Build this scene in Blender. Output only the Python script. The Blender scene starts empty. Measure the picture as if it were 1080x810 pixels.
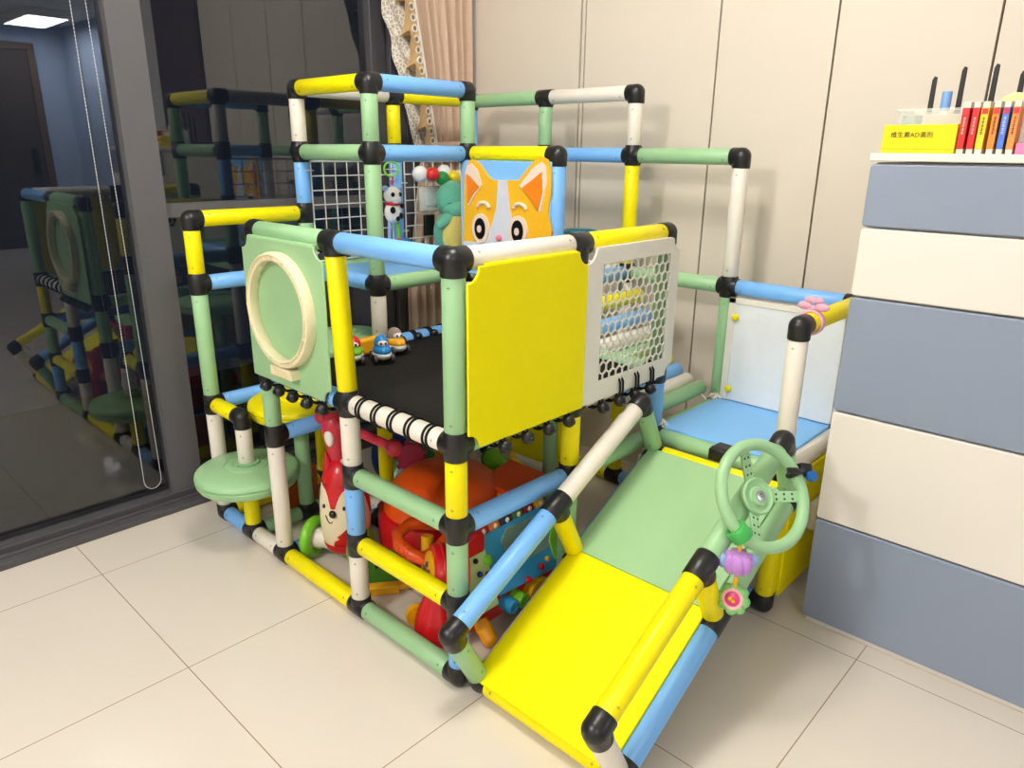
import bpy, bmesh, math, random
from mathutils import Vector, Matrix
random.seed(4)
PI = math.pi
scene = bpy.context.scene
COL = scene.collection
ZF = 2.8                                   # tube axes of the lowest row lie 2.8 cm above the floor

# ------------------------------------------------------------------ camera
CAM = (-98.07, -108.25, 120.91)
YAW, PITCH, ROLL = 0.751945, -0.310984, 0.010698
def cm(p): return Vector((p[0] * .01, p[1] * .01, (p[2] + ZF) * .01))
cd = bpy.data.cameras.new('camera')
cam = bpy.data.objects.new('camera', cd)
COL.objects.link(cam)
f_ = Vector((math.cos(YAW) * math.cos(PITCH), math.sin(YAW) * math.cos(PITCH), math.sin(PITCH)))
r_ = f_.cross(Vector((0, 0, 1))).normalized()
u_ = r_.cross(f_)
r2 = math.cos(ROLL) * r_ + math.sin(ROLL) * u_
u2 = -math.sin(ROLL) * r_ + math.cos(ROLL) * u_
M = Matrix((r2, u2, -f_)).transposed().to_4x4()
M.translation = cm(CAM)
cam.matrix_world = M
cd.sensor_fit = 'HORIZONTAL'
cd.sensor_width = 36
cd.lens = 763.375 / 1080 * 36
cd.clip_start = .02
scene.camera = cam

# ------------------------------------------------------------------ world, lights, exposure
w = bpy.data.worlds.new('night')
scene.world = w
w.use_nodes = True
w.node_tree.nodes['Background'].inputs[0].default_value = (.010, .013, .02, 1)
w.node_tree.nodes['Background'].inputs[1].default_value = 1.0
scene.view_settings.view_transform = 'Standard'
scene.view_settings.look = 'None'
scene.view_settings.exposure = -0.27
scene.view_settings.gamma = 1
scene.view_settings.use_curve_mapping = False

def area(name, loc, sx, sy, power, col=(1, .95, .88), spread=PI):
    l = bpy.data.lights.new(name, 'AREA')
    l.shape = 'RECTANGLE'
    l.size, l.size_y = sx * .01, sy * .01
    l.energy = power
    l.color = col
    l.spread = spread
    o = bpy.data.objects.new(name, l)
    o.location = cm(loc)
    COL.objects.link(o)
    return o
CEIL = 262
def globe(name, loc, radius, power, col):
    l = bpy.data.lights.new(name, 'POINT')
    l.shadow_soft_size = radius * .01
    l.energy = power
    l.color = col
    o = bpy.data.objects.new(name, l)
    o.location = cm(loc)
    COL.objects.link(o)
    return o
LAMPS = [(-240, 10, 60, 60, 125, (1, .978, .955)), (-230, -300, 60, 60, 60, (1, .978, .955)), (188, -600, 40, 90, 48, (.92, .95, 1)), (-10, -10, 60, 60, 46, (1, .978, .955))]  # last entry is an added, unseen lamp that brightens slide and floor from above
for i, (x, y, sx, sy, e, c) in enumerate(LAMPS):
    if i == 2: area('lamp_light', (x, y, CEIL - 8.5), sx, sy, e, c)
    else: globe('lamp_light', (x, y, CEIL - 26), 16, e, c)

# ------------------------------------------------------------------ materials
def lin(c):
    return tuple(((v / 255) / 12.92 if v / 255 <= .04045 else ((v / 255 + .055) / 1.055) ** 2.4) for v in c) + (1,)
MATS = {}
def mat(name, rgb, rough=.4, spec=.5, var=.03, scale=30, metal=0, bump=0, bscale=300, sheen=0, trans=0, alpha=1, coat=0, emit=0):
    if name in MATS: return MATS[name]
    m = bpy.data.materials.new(name)
    m.use_nodes = True
    nt = m.node_tree
    b = nt.nodes['Principled BSDF']
    c = lin(rgb)
    tc = nt.nodes.new('ShaderNodeTexCoord')
    no = nt.nodes.new('ShaderNodeTexNoise')
    no.inputs['Scale'].default_value = scale
    no.inputs['Detail'].default_value = 3
    nt.links.new(tc.outputs['Object'], no.inputs['Vector'])
    mx = nt.nodes.new('ShaderNodeMix')
    mx.data_type = 'RGBA'
    mx.inputs[6].default_value = tuple(max(0, v * (1 - var)) for v in c[:3]) + (1,)
    mx.inputs[7].default_value = tuple(min(1, v * (1 + var)) for v in c[:3]) + (1,)
    nt.links.new(no.outputs['Fac'], mx.inputs[0])
    nt.links.new(mx.outputs[2], b.inputs['Base Color'])
    b.inputs['Roughness'].default_value = rough
    b.inputs['Specular IOR Level'].default_value = spec
    b.inputs['Metallic'].default_value = metal
    b.inputs['Transmission Weight'].default_value = trans
    b.inputs['Alpha'].default_value = alpha
    b.inputs['Coat Weight'].default_value = coat
    b.inputs['Sheen Weight'].default_value = sheen
    if emit:
        b.inputs['Emission Color'].default_value = c
        b.inputs['Emission Strength'].default_value = emit
    if bump:
        n2 = nt.nodes.new('ShaderNodeTexNoise')
        n2.inputs['Scale'].default_value = bscale
        nt.links.new(tc.outputs['Object'], n2.inputs['Vector'])
        bp = nt.nodes.new('ShaderNodeBump')
        bp.inputs['Strength'].default_value = bump
        bp.inputs['Distance'].default_value = .002
        nt.links.new(n2.outputs['Fac'], bp.inputs['Height'])
        nt.links.new(bp.outputs['Normal'], b.inputs['Normal'])
    MATS[name] = m
    return m
Y = mat('yellow_plastic', (252, 236, 0), .36, .3)
YP = mat('yellow_panel_plastic', (250, 236, 0), .5, .15)
B = mat('blue_plastic', (126, 188, 252), .34, .45)
BP = mat('blue_panel_plastic', (134, 196, 255), .45, .35)
G = mat('green_plastic', (158, 202, 150), .34, .45)
GP = mat('green_panel_plastic', (160, 200, 148), .45, .3)
W = mat('white_plastic', (240, 232, 218), .36, .45)
WP = mat('white_panel_plastic', (236, 232, 222), .45, .4)
K = mat('black_plastic', (26, 25, 25), .34, .5)
KM = mat('black_mesh_fabric', (32, 30, 28), .85, .2, .25, 60, bump=.3, bscale=900)
KC = mat('black_elastic_cord', (18, 18, 18), .6, .3)
SCREW = mat('dark_screw_mark', (70, 78, 66), .6, .2)
RED = mat('red_toy_plastic', (205, 20, 30), .3, .5)
DRED = mat('crimson_toy_plastic', (196, 44, 62), .4, .5)
ORG = mat('orange_toy_plastic', (232, 84, 14), .35, .5)
TYEL = mat('amber_toy_plastic', (240, 178, 10), .35, .5)
TBLU = mat('azure_toy_plastic', (54, 160, 214), .35, .5)
DBLU = mat('royal_blue_toy_plastic', (28, 66, 160), .4, .5)
TGRN = mat('lime_toy_plastic', (124, 200, 44), .35, .5)
DGRN = mat('leaf_green_toy_plastic', (70, 130, 40), .4, .5)
PGRN = mat('pale_green_toy_plastic', (190, 214, 150), .4, .5)
CREAM = mat('cream_toy_plastic', (240, 226, 190), .4, .5)
IVORY = mat('ivory_plastic', (240, 228, 190), .45, .4)
PINK = mat('pink_plastic', (240, 130, 160), .45, .4)
PURP = mat('lilac_plush', (196, 140, 214), .9, .1, .1, 60, bump=.5, bscale=400, sheen=.4)
LBLUF = mat('pale_blue_plush', (150, 178, 224), .9, .1, .1, 60, bump=.5, bscale=400, sheen=.4)
TEAL = mat('teal_plush', (108, 190, 160), .95, .1, .1, 60, bump=.6, bscale=500, sheen=.4)
YELPL = mat('yellow_plush', (236, 218, 120), .95, .1, .1, 60, bump=.6, bscale=500, sheen=.4)
WHPL = mat('white_plush', (240, 238, 232), .95, .1, .05, 60, bump=.6, bscale=500, sheen=.3)
BKPL = mat('black_plush', (24, 24, 26), .95, .1, .05, 60, bump=.6, bscale=500, sheen=.2)
FY = mat('amber_felt', (252, 188, 30), .95, .1, .06, 90, bump=.5, bscale=700, sheen=.2)
FW = mat('pale_felt', (222, 224, 236), .95, .1, .05, 90, bump=.5, bscale=700, sheen=.2)
FPK = mat('cream_pink_felt', (248, 224, 206), .95, .1, .05, 90, bump=.5, bscale=700, sheen=.2)
FO = mat('orange_felt', (250, 136, 14), .95, .1, .06, 90, bump=.5, bscale=700, sheen=.2)
FB = mat('black_felt', (22, 22, 24), .95, .1, .05, 90, bump=.5, bscale=700)
FN = mat('pink_felt', (244, 132, 152), .95, .1, .05, 90, bump=.5, bscale=700)
WIRE = mat('white_coated_wire', (232, 230, 224), .4, .5)
STEEL = mat('steel', (190, 190, 186), .25, .5, metal=1)
WARD = mat('cream_wardrobe_laminate', (228, 217, 200), .5, .35, .02, 4)
GROOVE = mat('dark_edge_strip', (40, 36, 34), .5, .4)
DG = mat('grey_blue_lacquer', (142, 153, 172), .42, .35, .015, 4)
DW = mat('off_white_lacquer', (238, 231, 221), .42, .35, .015, 4)
WALLM = mat('painted_wall', (226, 226, 224), .8, .2, .02, 3)
BLUEW = mat('pale_blue_painted_wall', (178, 194, 218), .8, .2, .02, 3)
CEILM = mat('white_ceiling_paint', (242, 240, 236), .85, .2, .01, 3)
FRAME = mat('anthracite_aluminium', (98, 96, 97), .42, .5, .05, 20)
DFRAME = mat('dark_aluminium', (78, 76, 78), .45, .5, .05, 20)
CURT = mat('taupe_curtain_cloth', (218, 190, 166), .9, .15, .06, 40, bump=.3, bscale=800, sheen=.2)
RUFF = mat('tan_ruffle_cloth', (222, 188, 142), .9, .15, .06, 40, bump=.3, bscale=800)
SLATM = mat('dark_slat_panel', (112, 96, 98), .6, .3, .08, 20)
DOORM = mat('dark_brown_door', (86, 74, 66), .55, .35, .08, 12)
DOORF = mat('brown_door_frame', (110, 90, 76), .55, .35, .08, 12)

def lace():
    m = bpy.data.materials.new('white_lace')
    m.use_nodes = True
    nt = m.node_tree
    b = nt.nodes['Principled BSDF']
    tc = nt.nodes.new('ShaderNodeTexCoord')
    v = nt.nodes.new('ShaderNodeTexVoronoi')
    v.feature = 'DISTANCE_TO_EDGE'
    v.inputs['Scale'].default_value = 70
    nt.links.new(tc.outputs['Object'], v.inputs['Vector'])
    r = nt.nodes.new('ShaderNodeValToRGB')
    r.color_ramp.elements[0].position = .05
    r.color_ramp.elements[0].color = lin((244, 240, 230))
    r.color_ramp.elements[1].position = .16
    r.color_ramp.elements[1].color = lin((196, 184, 168))
    nt.links.new(v.outputs['Distance'], r.inputs['Fac'])
    nt.links.new(r.outputs['Color'], b.inputs['Base Color'])
    b.inputs['Roughness'].default_value = .9
    return m
LACE = lace()

def patterned():
    m = bpy.data.materials.new('printed_play_mat_fabric')
    m.use_nodes = True
    nt = m.node_tree
    b = nt.nodes['Principled BSDF']
    tc = nt.nodes.new('ShaderNodeTexCoord')
    v = nt.nodes.new('ShaderNodeTexVoronoi')
    v.inputs['Scale'].default_value = 24
    nt.links.new(tc.outputs['Object'], v.inputs['Vector'])
    s = nt.nodes.new('ShaderNodeSeparateColor')
    nt.links.new(v.outputs['Color'], s.inputs[0])
    r = nt.nodes.new('ShaderNodeValToRGB')
    r.color_ramp.interpolation = 'CONSTANT'
    cols = [(226, 226, 220), (36, 84, 170), (206, 40, 50), (226, 226, 220), (70, 150, 70), (230, 180, 40), (210, 222, 232)]
    e = r.color_ramp.elements
    while len(e) < len(cols): e.new(.5)
    for i, c in enumerate(cols):
        e[i].position = i / len(cols)
        e[i].color = lin(c)
    nt.links.new(s.outputs[0], r.inputs['Fac'])
    nt.links.new(r.outputs['Color'], b.inputs['Base Color'])
    b.inputs['Roughness'].default_value = .8
    return m
PRINT = patterned()

def glass_mat():
    m = bpy.data.materials.new('window_glass')
    m.use_nodes = True
    nt = m.node_tree
    b = nt.nodes['Principled BSDF']
    b.inputs['Base Color'].default_value = (.8, .84, .88, 1)
    b.inputs['Roughness'].default_value = 0
    b.inputs['Transmission Weight'].default_value = 1
    b.inputs['IOR'].default_value = 1.62
    return m
GLASS = glass_mat()
def clear_mat():
    m = bpy.data.materials.new('clear_plastic')
    m.use_nodes = True
    b = m.node_tree.nodes['Principled BSDF']
    b.inputs['Base Color'].default_value = (.9, .94, .94, 1)
    b.inputs['Roughness'].default_value = .08
    b.inputs['Alpha'].default_value = .26
    return m
CLEAR = clear_mat()

def tile_mat():
    m = bpy.data.materials.new('cream_polished_tiles')
    m.use_nodes = True
    nt = m.node_tree
    b = nt.nodes['Principled BSDF']
    g = nt.nodes.new('ShaderNodeNewGeometry')
    s = nt.nodes.new('ShaderNodeSeparateXYZ')
    nt.links.new(g.outputs['Position'], s.inputs[0])
    outs = []
    for k, off in ((0, -.43), (1, .53)):
        a = nt.nodes.new('ShaderNodeMath'); a.operation = 'SUBTRACT'; a.inputs[1].default_value = off
        nt.links.new(s.outputs[k], a.inputs[0])
        p = nt.nodes.new('ShaderNodeMath'); p.operation = 'PINGPONG'; p.inputs[1].default_value = .3
        nt.links.new(a.outputs[0], p.inputs[0])
        l = nt.nodes.new('ShaderNodeMath'); l.operation = 'LESS_THAN'; l.inputs[1].default_value = .0012
        nt.links.new(p.outputs[0], l.inputs[0])
        outs.append(l)
    mxm = nt.nodes.new('ShaderNodeMath'); mxm.operation = 'MAXIMUM'
    nt.links.new(outs[0].outputs[0], mxm.inputs[0]); nt.links.new(outs[1].outputs[0], mxm.inputs[1])
    no = nt.nodes.new('ShaderNodeTexNoise'); no.inputs['Scale'].default_value = 2.5; no.inputs['Detail'].default_value = 5
    nt.links.new(g.outputs['Position'], no.inputs['Vector'])
    c = nt.nodes.new('ShaderNodeMix'); c.data_type = 'RGBA'
    c.inputs[6].default_value = lin((222, 211, 197)); c.inputs[7].default_value = lin((230, 220, 207))
    nt.links.new(no.outputs['Fac'], c.inputs[0])
    c2 = nt.nodes.new('ShaderNodeMix'); c2.data_type = 'RGBA'
    c2.inputs[7].default_value = lin((156, 126, 104))
    nt.links.new(mxm.outputs[0], c2.inputs[0]); nt.links.new(c.outputs[2], c2.inputs[6])
    nt.links.new(c2.outputs[2], b.inputs['Base Color'])
    b.inputs['Roughness'].default_value = .16
    b.inputs['Specular IOR Level'].default_value = .45
    return m
TILE = tile_mat()

# ------------------------------------------------------------------ mesh builder (centimetres)
def frame_of(d):
    d = Vector(d).normalized()
    a = Vector((0, 0, 1)) if abs(d.z) < .9 else Vector((1, 0, 0))
    u = d.cross(a).normalized()
    return u, d.cross(u).normalized(), d
class MB:
    def __init__(self):
        self.v = []; self.f = []; self.m = []
    def add(self, vs, fs, mi=0):
        o = len(self.v)
        self.v += [Vector(x) for x in vs]
        self.f += [tuple(i + o for i in f) for f in fs]
        self.m += [mi] * len(fs)
        return self
    def ring(self, rings, mi=0, closed=True, cap0=True, cap1=True, loop=False):
        n = len(rings[0]); vs = [p for r in rings for p in r]; fs = []
        R = len(rings)
        for i in range(R if loop else R - 1):
            j = (i + 1) % R
            for k in range(n if closed else n - 1):
                k2 = (k + 1) % n
                fs.append((i * n + k, i * n + k2, j * n + k2, j * n + k))
        if not loop:
            if cap0: fs.append(tuple(reversed(range(n))))
            if cap1: fs.append(tuple((R - 1) * n + k for k in range(n)))
        return self.add(vs, fs, mi)
    def cyl(self, p0, p1, r0, r1=None, seg=24, mi=0, caps=True):
        r1 = r0 if r1 is None else r1
        p0, p1 = Vector(p0), Vector(p1)
        u, v, d = frame_of(p1 - p0)
        rs = []
        for p, r in ((p0, r0), (p1, r1)):
            rs.append([p + r * (math.cos(2 * PI * k / seg) * u + math.sin(2 * PI * k / seg) * v) for k in range(seg)])
        return self.ring(rs, mi, cap0=caps, cap1=caps)
    def lathe(self, prof, org, axis=(0, 0, 1), seg=36, mi=0, closed=False):
        u, v, d = frame_of(axis); org = Vector(org)
        rs = [[org + h * d + r * (math.cos(2 * PI * k / seg) * u + math.sin(2 * PI * k / seg) * v) for k in range(seg)] for r, h in prof]
        return self.ring(rs, mi, loop=closed)
    def ell(self, c, r, mi=0, seg=24, rot=None):
        c = Vector(c)
        if not hasattr(r, '__len__'): r = (r, r, r)
        rs = []; n = seg // 2
        for i in range(n + 1):
            t = PI * i / n; t = min(max(t, .02), PI - .02)
            row = []
            for k in range(seg):
                a = 2 * PI * k / seg
                p = Vector((r[0] * math.sin(t) * math.cos(a), r[1] * math.sin(t) * math.sin(a), -r[2] * math.cos(t)))
                if rot is not None: p = rot @ p
                row.append(c + p)
            rs.append(row)
        return self.ring(rs, mi)
    def torus(self, c, axis, R, r, seg=48, ts=12, mi=0, a0=0, a1=2 * PI):
        c = Vector(c); u, v, d = frame_of(axis)
        full = abs(a1 - a0 - 2 * PI) < 1e-6
        rs = []
        n = seg if full else seg + 1
        for i in range(n):
            a = a0 + (a1 - a0) * i / seg
            rad = math.cos(a) * u + math.sin(a) * v
            rs.append([c + R * rad + r * (math.cos(2 * PI * k / ts) * rad + math.sin(2 * PI * k / ts) * d) for k in range(ts)])
        return self.ring(rs, mi, loop=full)
    def path(self, pts, r, ts=10, mi=0):
        pts = [Vector(p) for p in pts]
        rr = r if hasattr(r, '__len__') else [r] * len(pts)
        rs = []; u = None
        for i, p in enumerate(pts):
            d = (pts[min(i + 1, len(pts) - 1)] - pts[max(i - 1, 0)]).normalized()
            if u is None: u, v, _ = frame_of(d)
            else:
                u = (u - u.dot(d) * d).normalized(); v = d.cross(u)
            rs.append([p + rr[i] * (math.cos(2 * PI * k / ts) * u + math.sin(2 * PI * k / ts) * v) for k in range(ts)])
        return self.ring(rs, mi)
    def box(self, a, b, mi=0):
        (x0, y0, z0), (x1, y1, z1) = a, b
        x0, x1 = min(x0, x1), max(x0, x1); y0, y1 = min(y0, y1), max(y0, y1); z0, z1 = min(z0, z1), max(z0, z1)
        vs = [(x0, y0, z0), (x1, y0, z0), (x1, y1, z0), (x0, y1, z0), (x0, y0, z1), (x1, y0, z1), (x1, y1, z1), (x0, y1, z1)]
        return self.add(vs, [(0, 3, 2, 1), (4, 5, 6, 7), (0, 1, 5, 4), (1, 2, 6, 5), (2, 3, 7, 6), (3, 0, 4, 7)], mi)
    def obox(self, c, ax, ay, az, mi=0):
        c, ax, ay, az = Vector(c), Vector(ax), Vector(ay), Vector(az)
        vs = [c + sx * ax + sy * ay + sz * az for sz in (-1, 1) for sx, sy in ((-1, -1), (1, -1), (1, 1), (-1, 1))]
        return self.add(vs, [(0, 3, 2, 1), (4, 5, 6, 7), (0, 1, 5, 4), (1, 2, 6, 5), (2, 3, 7, 6), (3, 0, 4, 7)], mi)
    def prism(self, poly, fn, w0, w1, mi=0):
        n = len(poly)
        vs = [fn(a, b, w0) for a, b in poly] + [fn(a, b, w1) for a, b in poly]
        fs = [tuple(reversed(range(n))), tuple(range(n, 2 * n))] + [(k, (k + 1) % n, n + (k + 1) % n, n + k) for k in range(n)]
        return self.add(vs, fs, mi)
    def build(self, name, mats, parent=None, bevel=0, smooth=40, loc=None):
        if not isinstance(mats, (list, tuple)): mats = [mats]
        base = Vector(parent['_o']) if parent is not None else (Vector(loc) if loc is not None else None)
        if base is None:
            xs = [v.x for v in self.v]; ys = [v.y for v in self.v]; zs = [v.z for v in self.v]
            base = Vector(((min(xs) + max(xs)) / 2, (min(ys) + max(ys)) / 2, min(zs)))
        me = bpy.data.meshes.new(name)
        me.from_pydata([tuple((v - base) * .01) for v in self.v], [], self.f)
        for mm in mats: me.materials.append(mm)
        me.polygons.foreach_set('material_index', self.m)
        bm = bmesh.new(); bm.from_mesh(me)
        bmesh.ops.recalc_face_normals(bm, faces=bm.faces)
        bm.to_mesh(me); bm.free()
        me.polygons.foreach_set('use_smooth', [True] * len(me.polygons))
        me.update()
        me.set_sharp_from_angle(angle=math.radians(smooth))
        o = bpy.data.objects.new(name, me)
        COL.objects.link(o)
        if parent is not None: o.parent = parent
        else: o.location = cm(base)
        o['_o'] = tuple(base)
        if bevel:
            b = o.modifiers.new('bevel', 'BEVEL')
            b.width = bevel * .01; b.segments = 3; b.limit_method = 'ANGLE'; b.angle_limit = math.radians(40)
        return o
def thing(name, label, cat, base, group=None):
    o = bpy.data.objects.new(name, None)
    o.empty_display_size = .05
    o.location = cm(base); COL.objects.link(o)
    o['label'] = label; o['category'] = cat; o['_o'] = tuple(base)
    if group: o['group'] = group
    return o
def tag(o, label, cat, group=None):
    o['label'] = label; o['category'] = cat
    if group: o['group'] = group
    return o
def struct(name, mb, mats, **k):
    o = mb.build(name, mats, **k); o['kind'] = 'structure'; return o
XZ = lambda a, b, w: (a, w, b)        # polygon in x,z ; depth y
YZ = lambda a, b, w: (w, a, b)        # polygon in y,z ; depth x
XY = lambda a, b, w: (a, b, w)
def rpoly(x0, y0, x1, y1, r, n=6):
    out = []
    for cx, cy, a in ((x1 - r, y1 - r, 0), (x0 + r, y1 - r, 90), (x0 + r, y0 + r, 180), (x1 - r, y0 + r, 270)):
        for i in range(n + 1):
            t = math.radians(a + 90 * i / n)
            out.append((cx + r * math.cos(t), cy + r * math.sin(t)))
    return out
def disc(cx, cy, rx, ry, n=28): return [(cx + rx * math.cos(2 * PI * k / n), cy + ry * math.sin(2 * PI * k / n)) for k in range(n)]
def notched(x0, y0, x1, y1, r, corners=(1, 1, 1, 1), n=6):
    """rectangle with concave quarter-round corners (tr, tl, bl, br)"""
    out = []
    for on, (cx, cy), a in zip(corners, ((x1, y1), (x0, y1), (x0, y0), (x1, y0)), (270, 0, 90, 180)):
        if not on: out.append((cx, cy)); continue
        for i in range(n + 1):
            t = math.radians(a - 90 * i / n)
            out.append((cx + r * math.cos(t), cy + r * math.sin(t)))
    return out

# ------------------------------------------------------------------ the room
FL = -ZF
struct('floor', MB().box((-420, -700, FL - 10), (250, 150, FL)), TILE)
struct('ceiling', MB().box((-420, -700, CEIL), (250, 150, CEIL + 8)), CEILM)
struct('wall_left', MB().box((-430, -700, FL), (-420, 150, CEIL)), WALLM)
struct('wall_far', MB().box((-420, -698, FL), (250, -688, CEIL)), BLUEW)
struct('wall_right', MB().box((240, -688, FL), (250, -204, CEIL)), BLUEW)
struct('wall_side', MB().box((142, -208, FL), (240, -170, CEIL)), WALLM)
struct('wall_back', MB().box((200, -170, FL), (210, 150, CEIL)), WALLM)
struct('wall_window', MB().box((-420, 144, 256), (200, 156, CEIL)), WALLM)
# slatted dark panel beside the wardrobe
mb = MB().box((140.6, -170, FL), (142, -104, CEIL))
for k in range(33): mb.box((139.2, -170 + 2 * k, FL), (140.6, -168.9 + 2 * k, CEIL))
struct('trim_1', mb, SLATM)
# window: dark aluminium frame with two panes
GY = 148
wf = MB()
wf.box((-7.5, 144, 0), (3, 151, 256))
wf.box((3, 145, 98.6), (89, 150, 103.2))
o = struct('window_1', wf, FRAME)
o2 = MB().box((89, 144, 0), (96, 152, 256)).box((96.6, 142, 0), (104, 152, 256)).build('frame_jamb', DFRAME, o, bevel=.3)
o2 = MB().box((-420, 145, 0), (-410, 151, 256)).box((-215, 145, 0), (-207, 151, 256)).build('frame_jamb', DFRAME, o, bevel=.3)
o2 = MB().box((104, 142, FL), (140, 156, 256)).build('frame_side_panel', DFRAME, o, bevel=.2)
tr = MB().box((-420, 136.4, FL), (140, 144, -.6)).box((-420, 143, FL), (140, 152, 1.6)).box((-420, 140, FL), (140, 141, .2))
tr.build('window_sill', DFRAME, o, bevel=.3)
MB().box((-420, 144.5, 250), (140, 151, 256)).build('frame_head', DFRAME, o)
MB().box((-410, GY - .25, 1.4), (-7.4, GY + .25, 252)).build('pane', GLASS, o)
MB().box((2.9, GY - .25, 103), (89.2, GY + .25, 252)).build('pane', GLASS, o)
MB().box((2.9, GY - .25, 1.4), (89.2, GY + .25, 98.8)).build('pane', GLASS, o)
# dark balcony behind the glass
struct('trim_2', MB().box((-420, 156, FL - 10), (200, 300, FL - 2)), mat('dark_balcony_floor', (40, 40, 42), .7, .3))
# far door seen as a reflection in the glass
d = struct('door_1', MB().box((110, -688, FL), (196, -684, 232)), DOORM)
MB().box((102, -689, FL), (110, -682, 240)).box((196, -689, FL), (204, -682, 240)).box((110, -689, 232), (196, -682, 240)).build('door_frame', DOORF, d)
MB().box((182, -684, 88), (188, -681, 118)).build('door_handle', K, d)

# ------------------------------------------------------------------ lamps on the ceiling
for i, (x, y, sx, sy, e, c) in enumerate(LAMPS):
    lab = ['square ceiling light nearest the left wall by the window', 'square ceiling light in the middle of the room', 'long ceiling light near the far door, mirrored in the window', 'added square ceiling light above the play frame, unseen, for top light'][i]
    t = thing('ceiling_light', lab, 'lamp', (x, y, CEIL))
    MB().box((x - sx / 2 - 3, y - sy / 2 - 3, CEIL - 7.8), (x + sx / 2 + 3, y + sy / 2 + 3, CEIL - .02)).build('lamp_frame', mat('lamp_white', (240, 240, 240), .5), t, bevel=1)
    MB().box((x - sx / 2, y - sy / 2, CEIL - 8.2), (x + sx / 2, y + sy / 2, CEIL - 7.8)).build('diffuser', mat('lamp_glow', (255, 250, 240), .5, emit=6), t)

# ------------------------------------------------------------------ wardrobe along the back wall
wx = 140
t = thing('wardrobe', 'tall cream built-in wardrobe with thin dark door gaps behind the play frame', 'wardrobe', (wx, 20, FL))
MB().box((wx + 2.2, -100, FL), (wx + 58, 143, CEIL - 1)).build('carcass', GROOVE, t)
edges = [-100, -58, -16, 22.5, 78.4, 80.6, 141]
for k, (a, b) in enumerate(zip(edges[:-1], edges[1:])):
    if b - a < 5:
        MB().box((wx + .3, a + .45, 4), (wx + 2.2, b - .45, CEIL - 2)).build('filler_strip', WARD, t); continue
    MB().box((wx, a + .3, 4), (wx + 2.2, b - .3, CEIL - 2)).build('door', WARD, t, bevel=.15)
MB().box((wx + .8, -100, FL), (wx + 2.2, 141, 3.8)).build('plinth', WARD, t)

# ------------------------------------------------------------------ chest of drawers
cx = 83.5
t = thing('chest_of_drawers', 'tall chest of drawers in grey-blue and white bands at right', 'cabinet', (cx + 26, -90, FL))
MB().box((cx + 2, -130, -1.4), (cx + 52, -50.3, 119.4)).build('carcass', DW, t, bevel=.2)
MB().box((cx + 1.2, -130, FL), (cx + 51, -50.6, -1.4)).build('plinth', DW, t, bevel=.1)
MB().box((cx - .3, -130.6, 119.6), (cx + 52.6, -49.2, 121.4)).build('top_board', DW, t, bevel=.3)
zz = [-1.1, 29.0, 59.3, 88.6, 104.9, 119.2]
for k in range(5):
    o = MB().prism(rpoly(-130, zz[k] + .22, -49.6, zz[k + 1] - .22, .9), YZ, cx, cx + 2).build('drawer', DG if k % 2 == 0 else DW, t, bevel=.35)
    o['label'] = 'grey-blue drawer front' if k % 2 == 0 else 'white drawer front'

# ------------------------------------------------------------------ play frame
PF = thing('indoor_play_frame', 'large climbing play frame of yellow, blue, green and white tubes in the corner', 'play frame', (60, 40, FL))
R = 2.5
TW = {(0, 40, 100): (0, 2.0, 0)}
def N(p):
    q = TW.get(tuple(p), (0, 0, 0))
    return Vector((p[0] + q[0], p[1] + q[1], p[2] + q[2]))
CAMV = Vector(CAM)
def tube_mesh(a, b, ga=2.9, gb=2.9, marks=True, r=R):
    a, b = Vector(a), Vector(b)
    d = (b - a).normalized()
    p, q = a + d * ga, b - d * gb
    mb = MB().lathe([(r - .35, 0), (r - .08, 0), (r, .12), (r, (q - p).length - .12), (r - .08, (q - p).length), (r - .35, (q - p).length)], p, d, 32)
    if marks and int(abs(a[0] * 3 + a[1] * 7 + a[2] * 5 + b[0] + b[1] * 2 + b[2] * 9)) % 5 < 3:
        mid = (a + b) / 2
        v = CAMV - mid; v = (v - v.dot(d) * d).normalized()
        s = d.cross(v)
        h = int(abs(a.x * 7 + a.y * 13 + a.z * 5 + b.x * 3 + b.z * 11))
        v = (v + (.55 if h % 2 else -.45) * s).normalized(); s = d.cross(v)
        for c in (p + d * 2.4, q - d * 2.4):
            mb.obox(c + v * (r - .01), d * .42, s * .04, v * .03, 1)
            mb.obox(c + v * (r - .01), d * .04, s * .42, v * .03, 1)
    return mb
LINKS = {}
def T(a, b, m, marks=True):
    LINKS.setdefault(tuple(a), []).append(tuple(b)); LINKS.setdefault(tuple(b), []).append(tuple(a))
    tube_mesh(N(a), N(b), marks=marks).build('tube', [m, SCREW], PF)
def pole(x, y, segs):
    for z0, z1, m in segs: T((x, y, z0), (x, y, z1), m)
pole(0, 0, [(0, 20, B), (20, 40, G), (40, 60, Y), (60, 100, G)])
pole(0, 40, [(0, 20, W), (20, 40, B), (40, 60, W), (60, 100, Y)])
pole(0, 80, [(0, 40, W), (40, 60, G), (60, 100, G)])
pole(0, 120, [(0, 40, W), (40, 80, G), (80, 100, Y)])
pole(40, 120, [(0, 40, Y), (40, 80, W), (80, 100, G), (100, 120, B), (120, 140, W)])
pole(40, 80, [(0, 40, Y), (40, 60, Y), (60, 80, W), (80, 120, G), (120, 140, G)])
pole(40, 0, [(0, 40, G), (40, 60, Y), (60, 100, W)])
pole(80, 0, [(40, 60, B), (60, 100, G), (0, 40, W)])
pole(80, 40, [(0, 60, G), (60, 80, G), (80, 120, B)])
pole(80, 80, [(0, 60, W), (60, 80, W), (80, 120, W), (120, 140, G)])
pole(80, 120, [(80, 120, B), (120, 140, Y)])
pole(120, 120, [(0, 80, W), (80, 140, B)])
pole(120, 80, [(0, 80, Y), (80, 120, W), (120, 140, G)])
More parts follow.
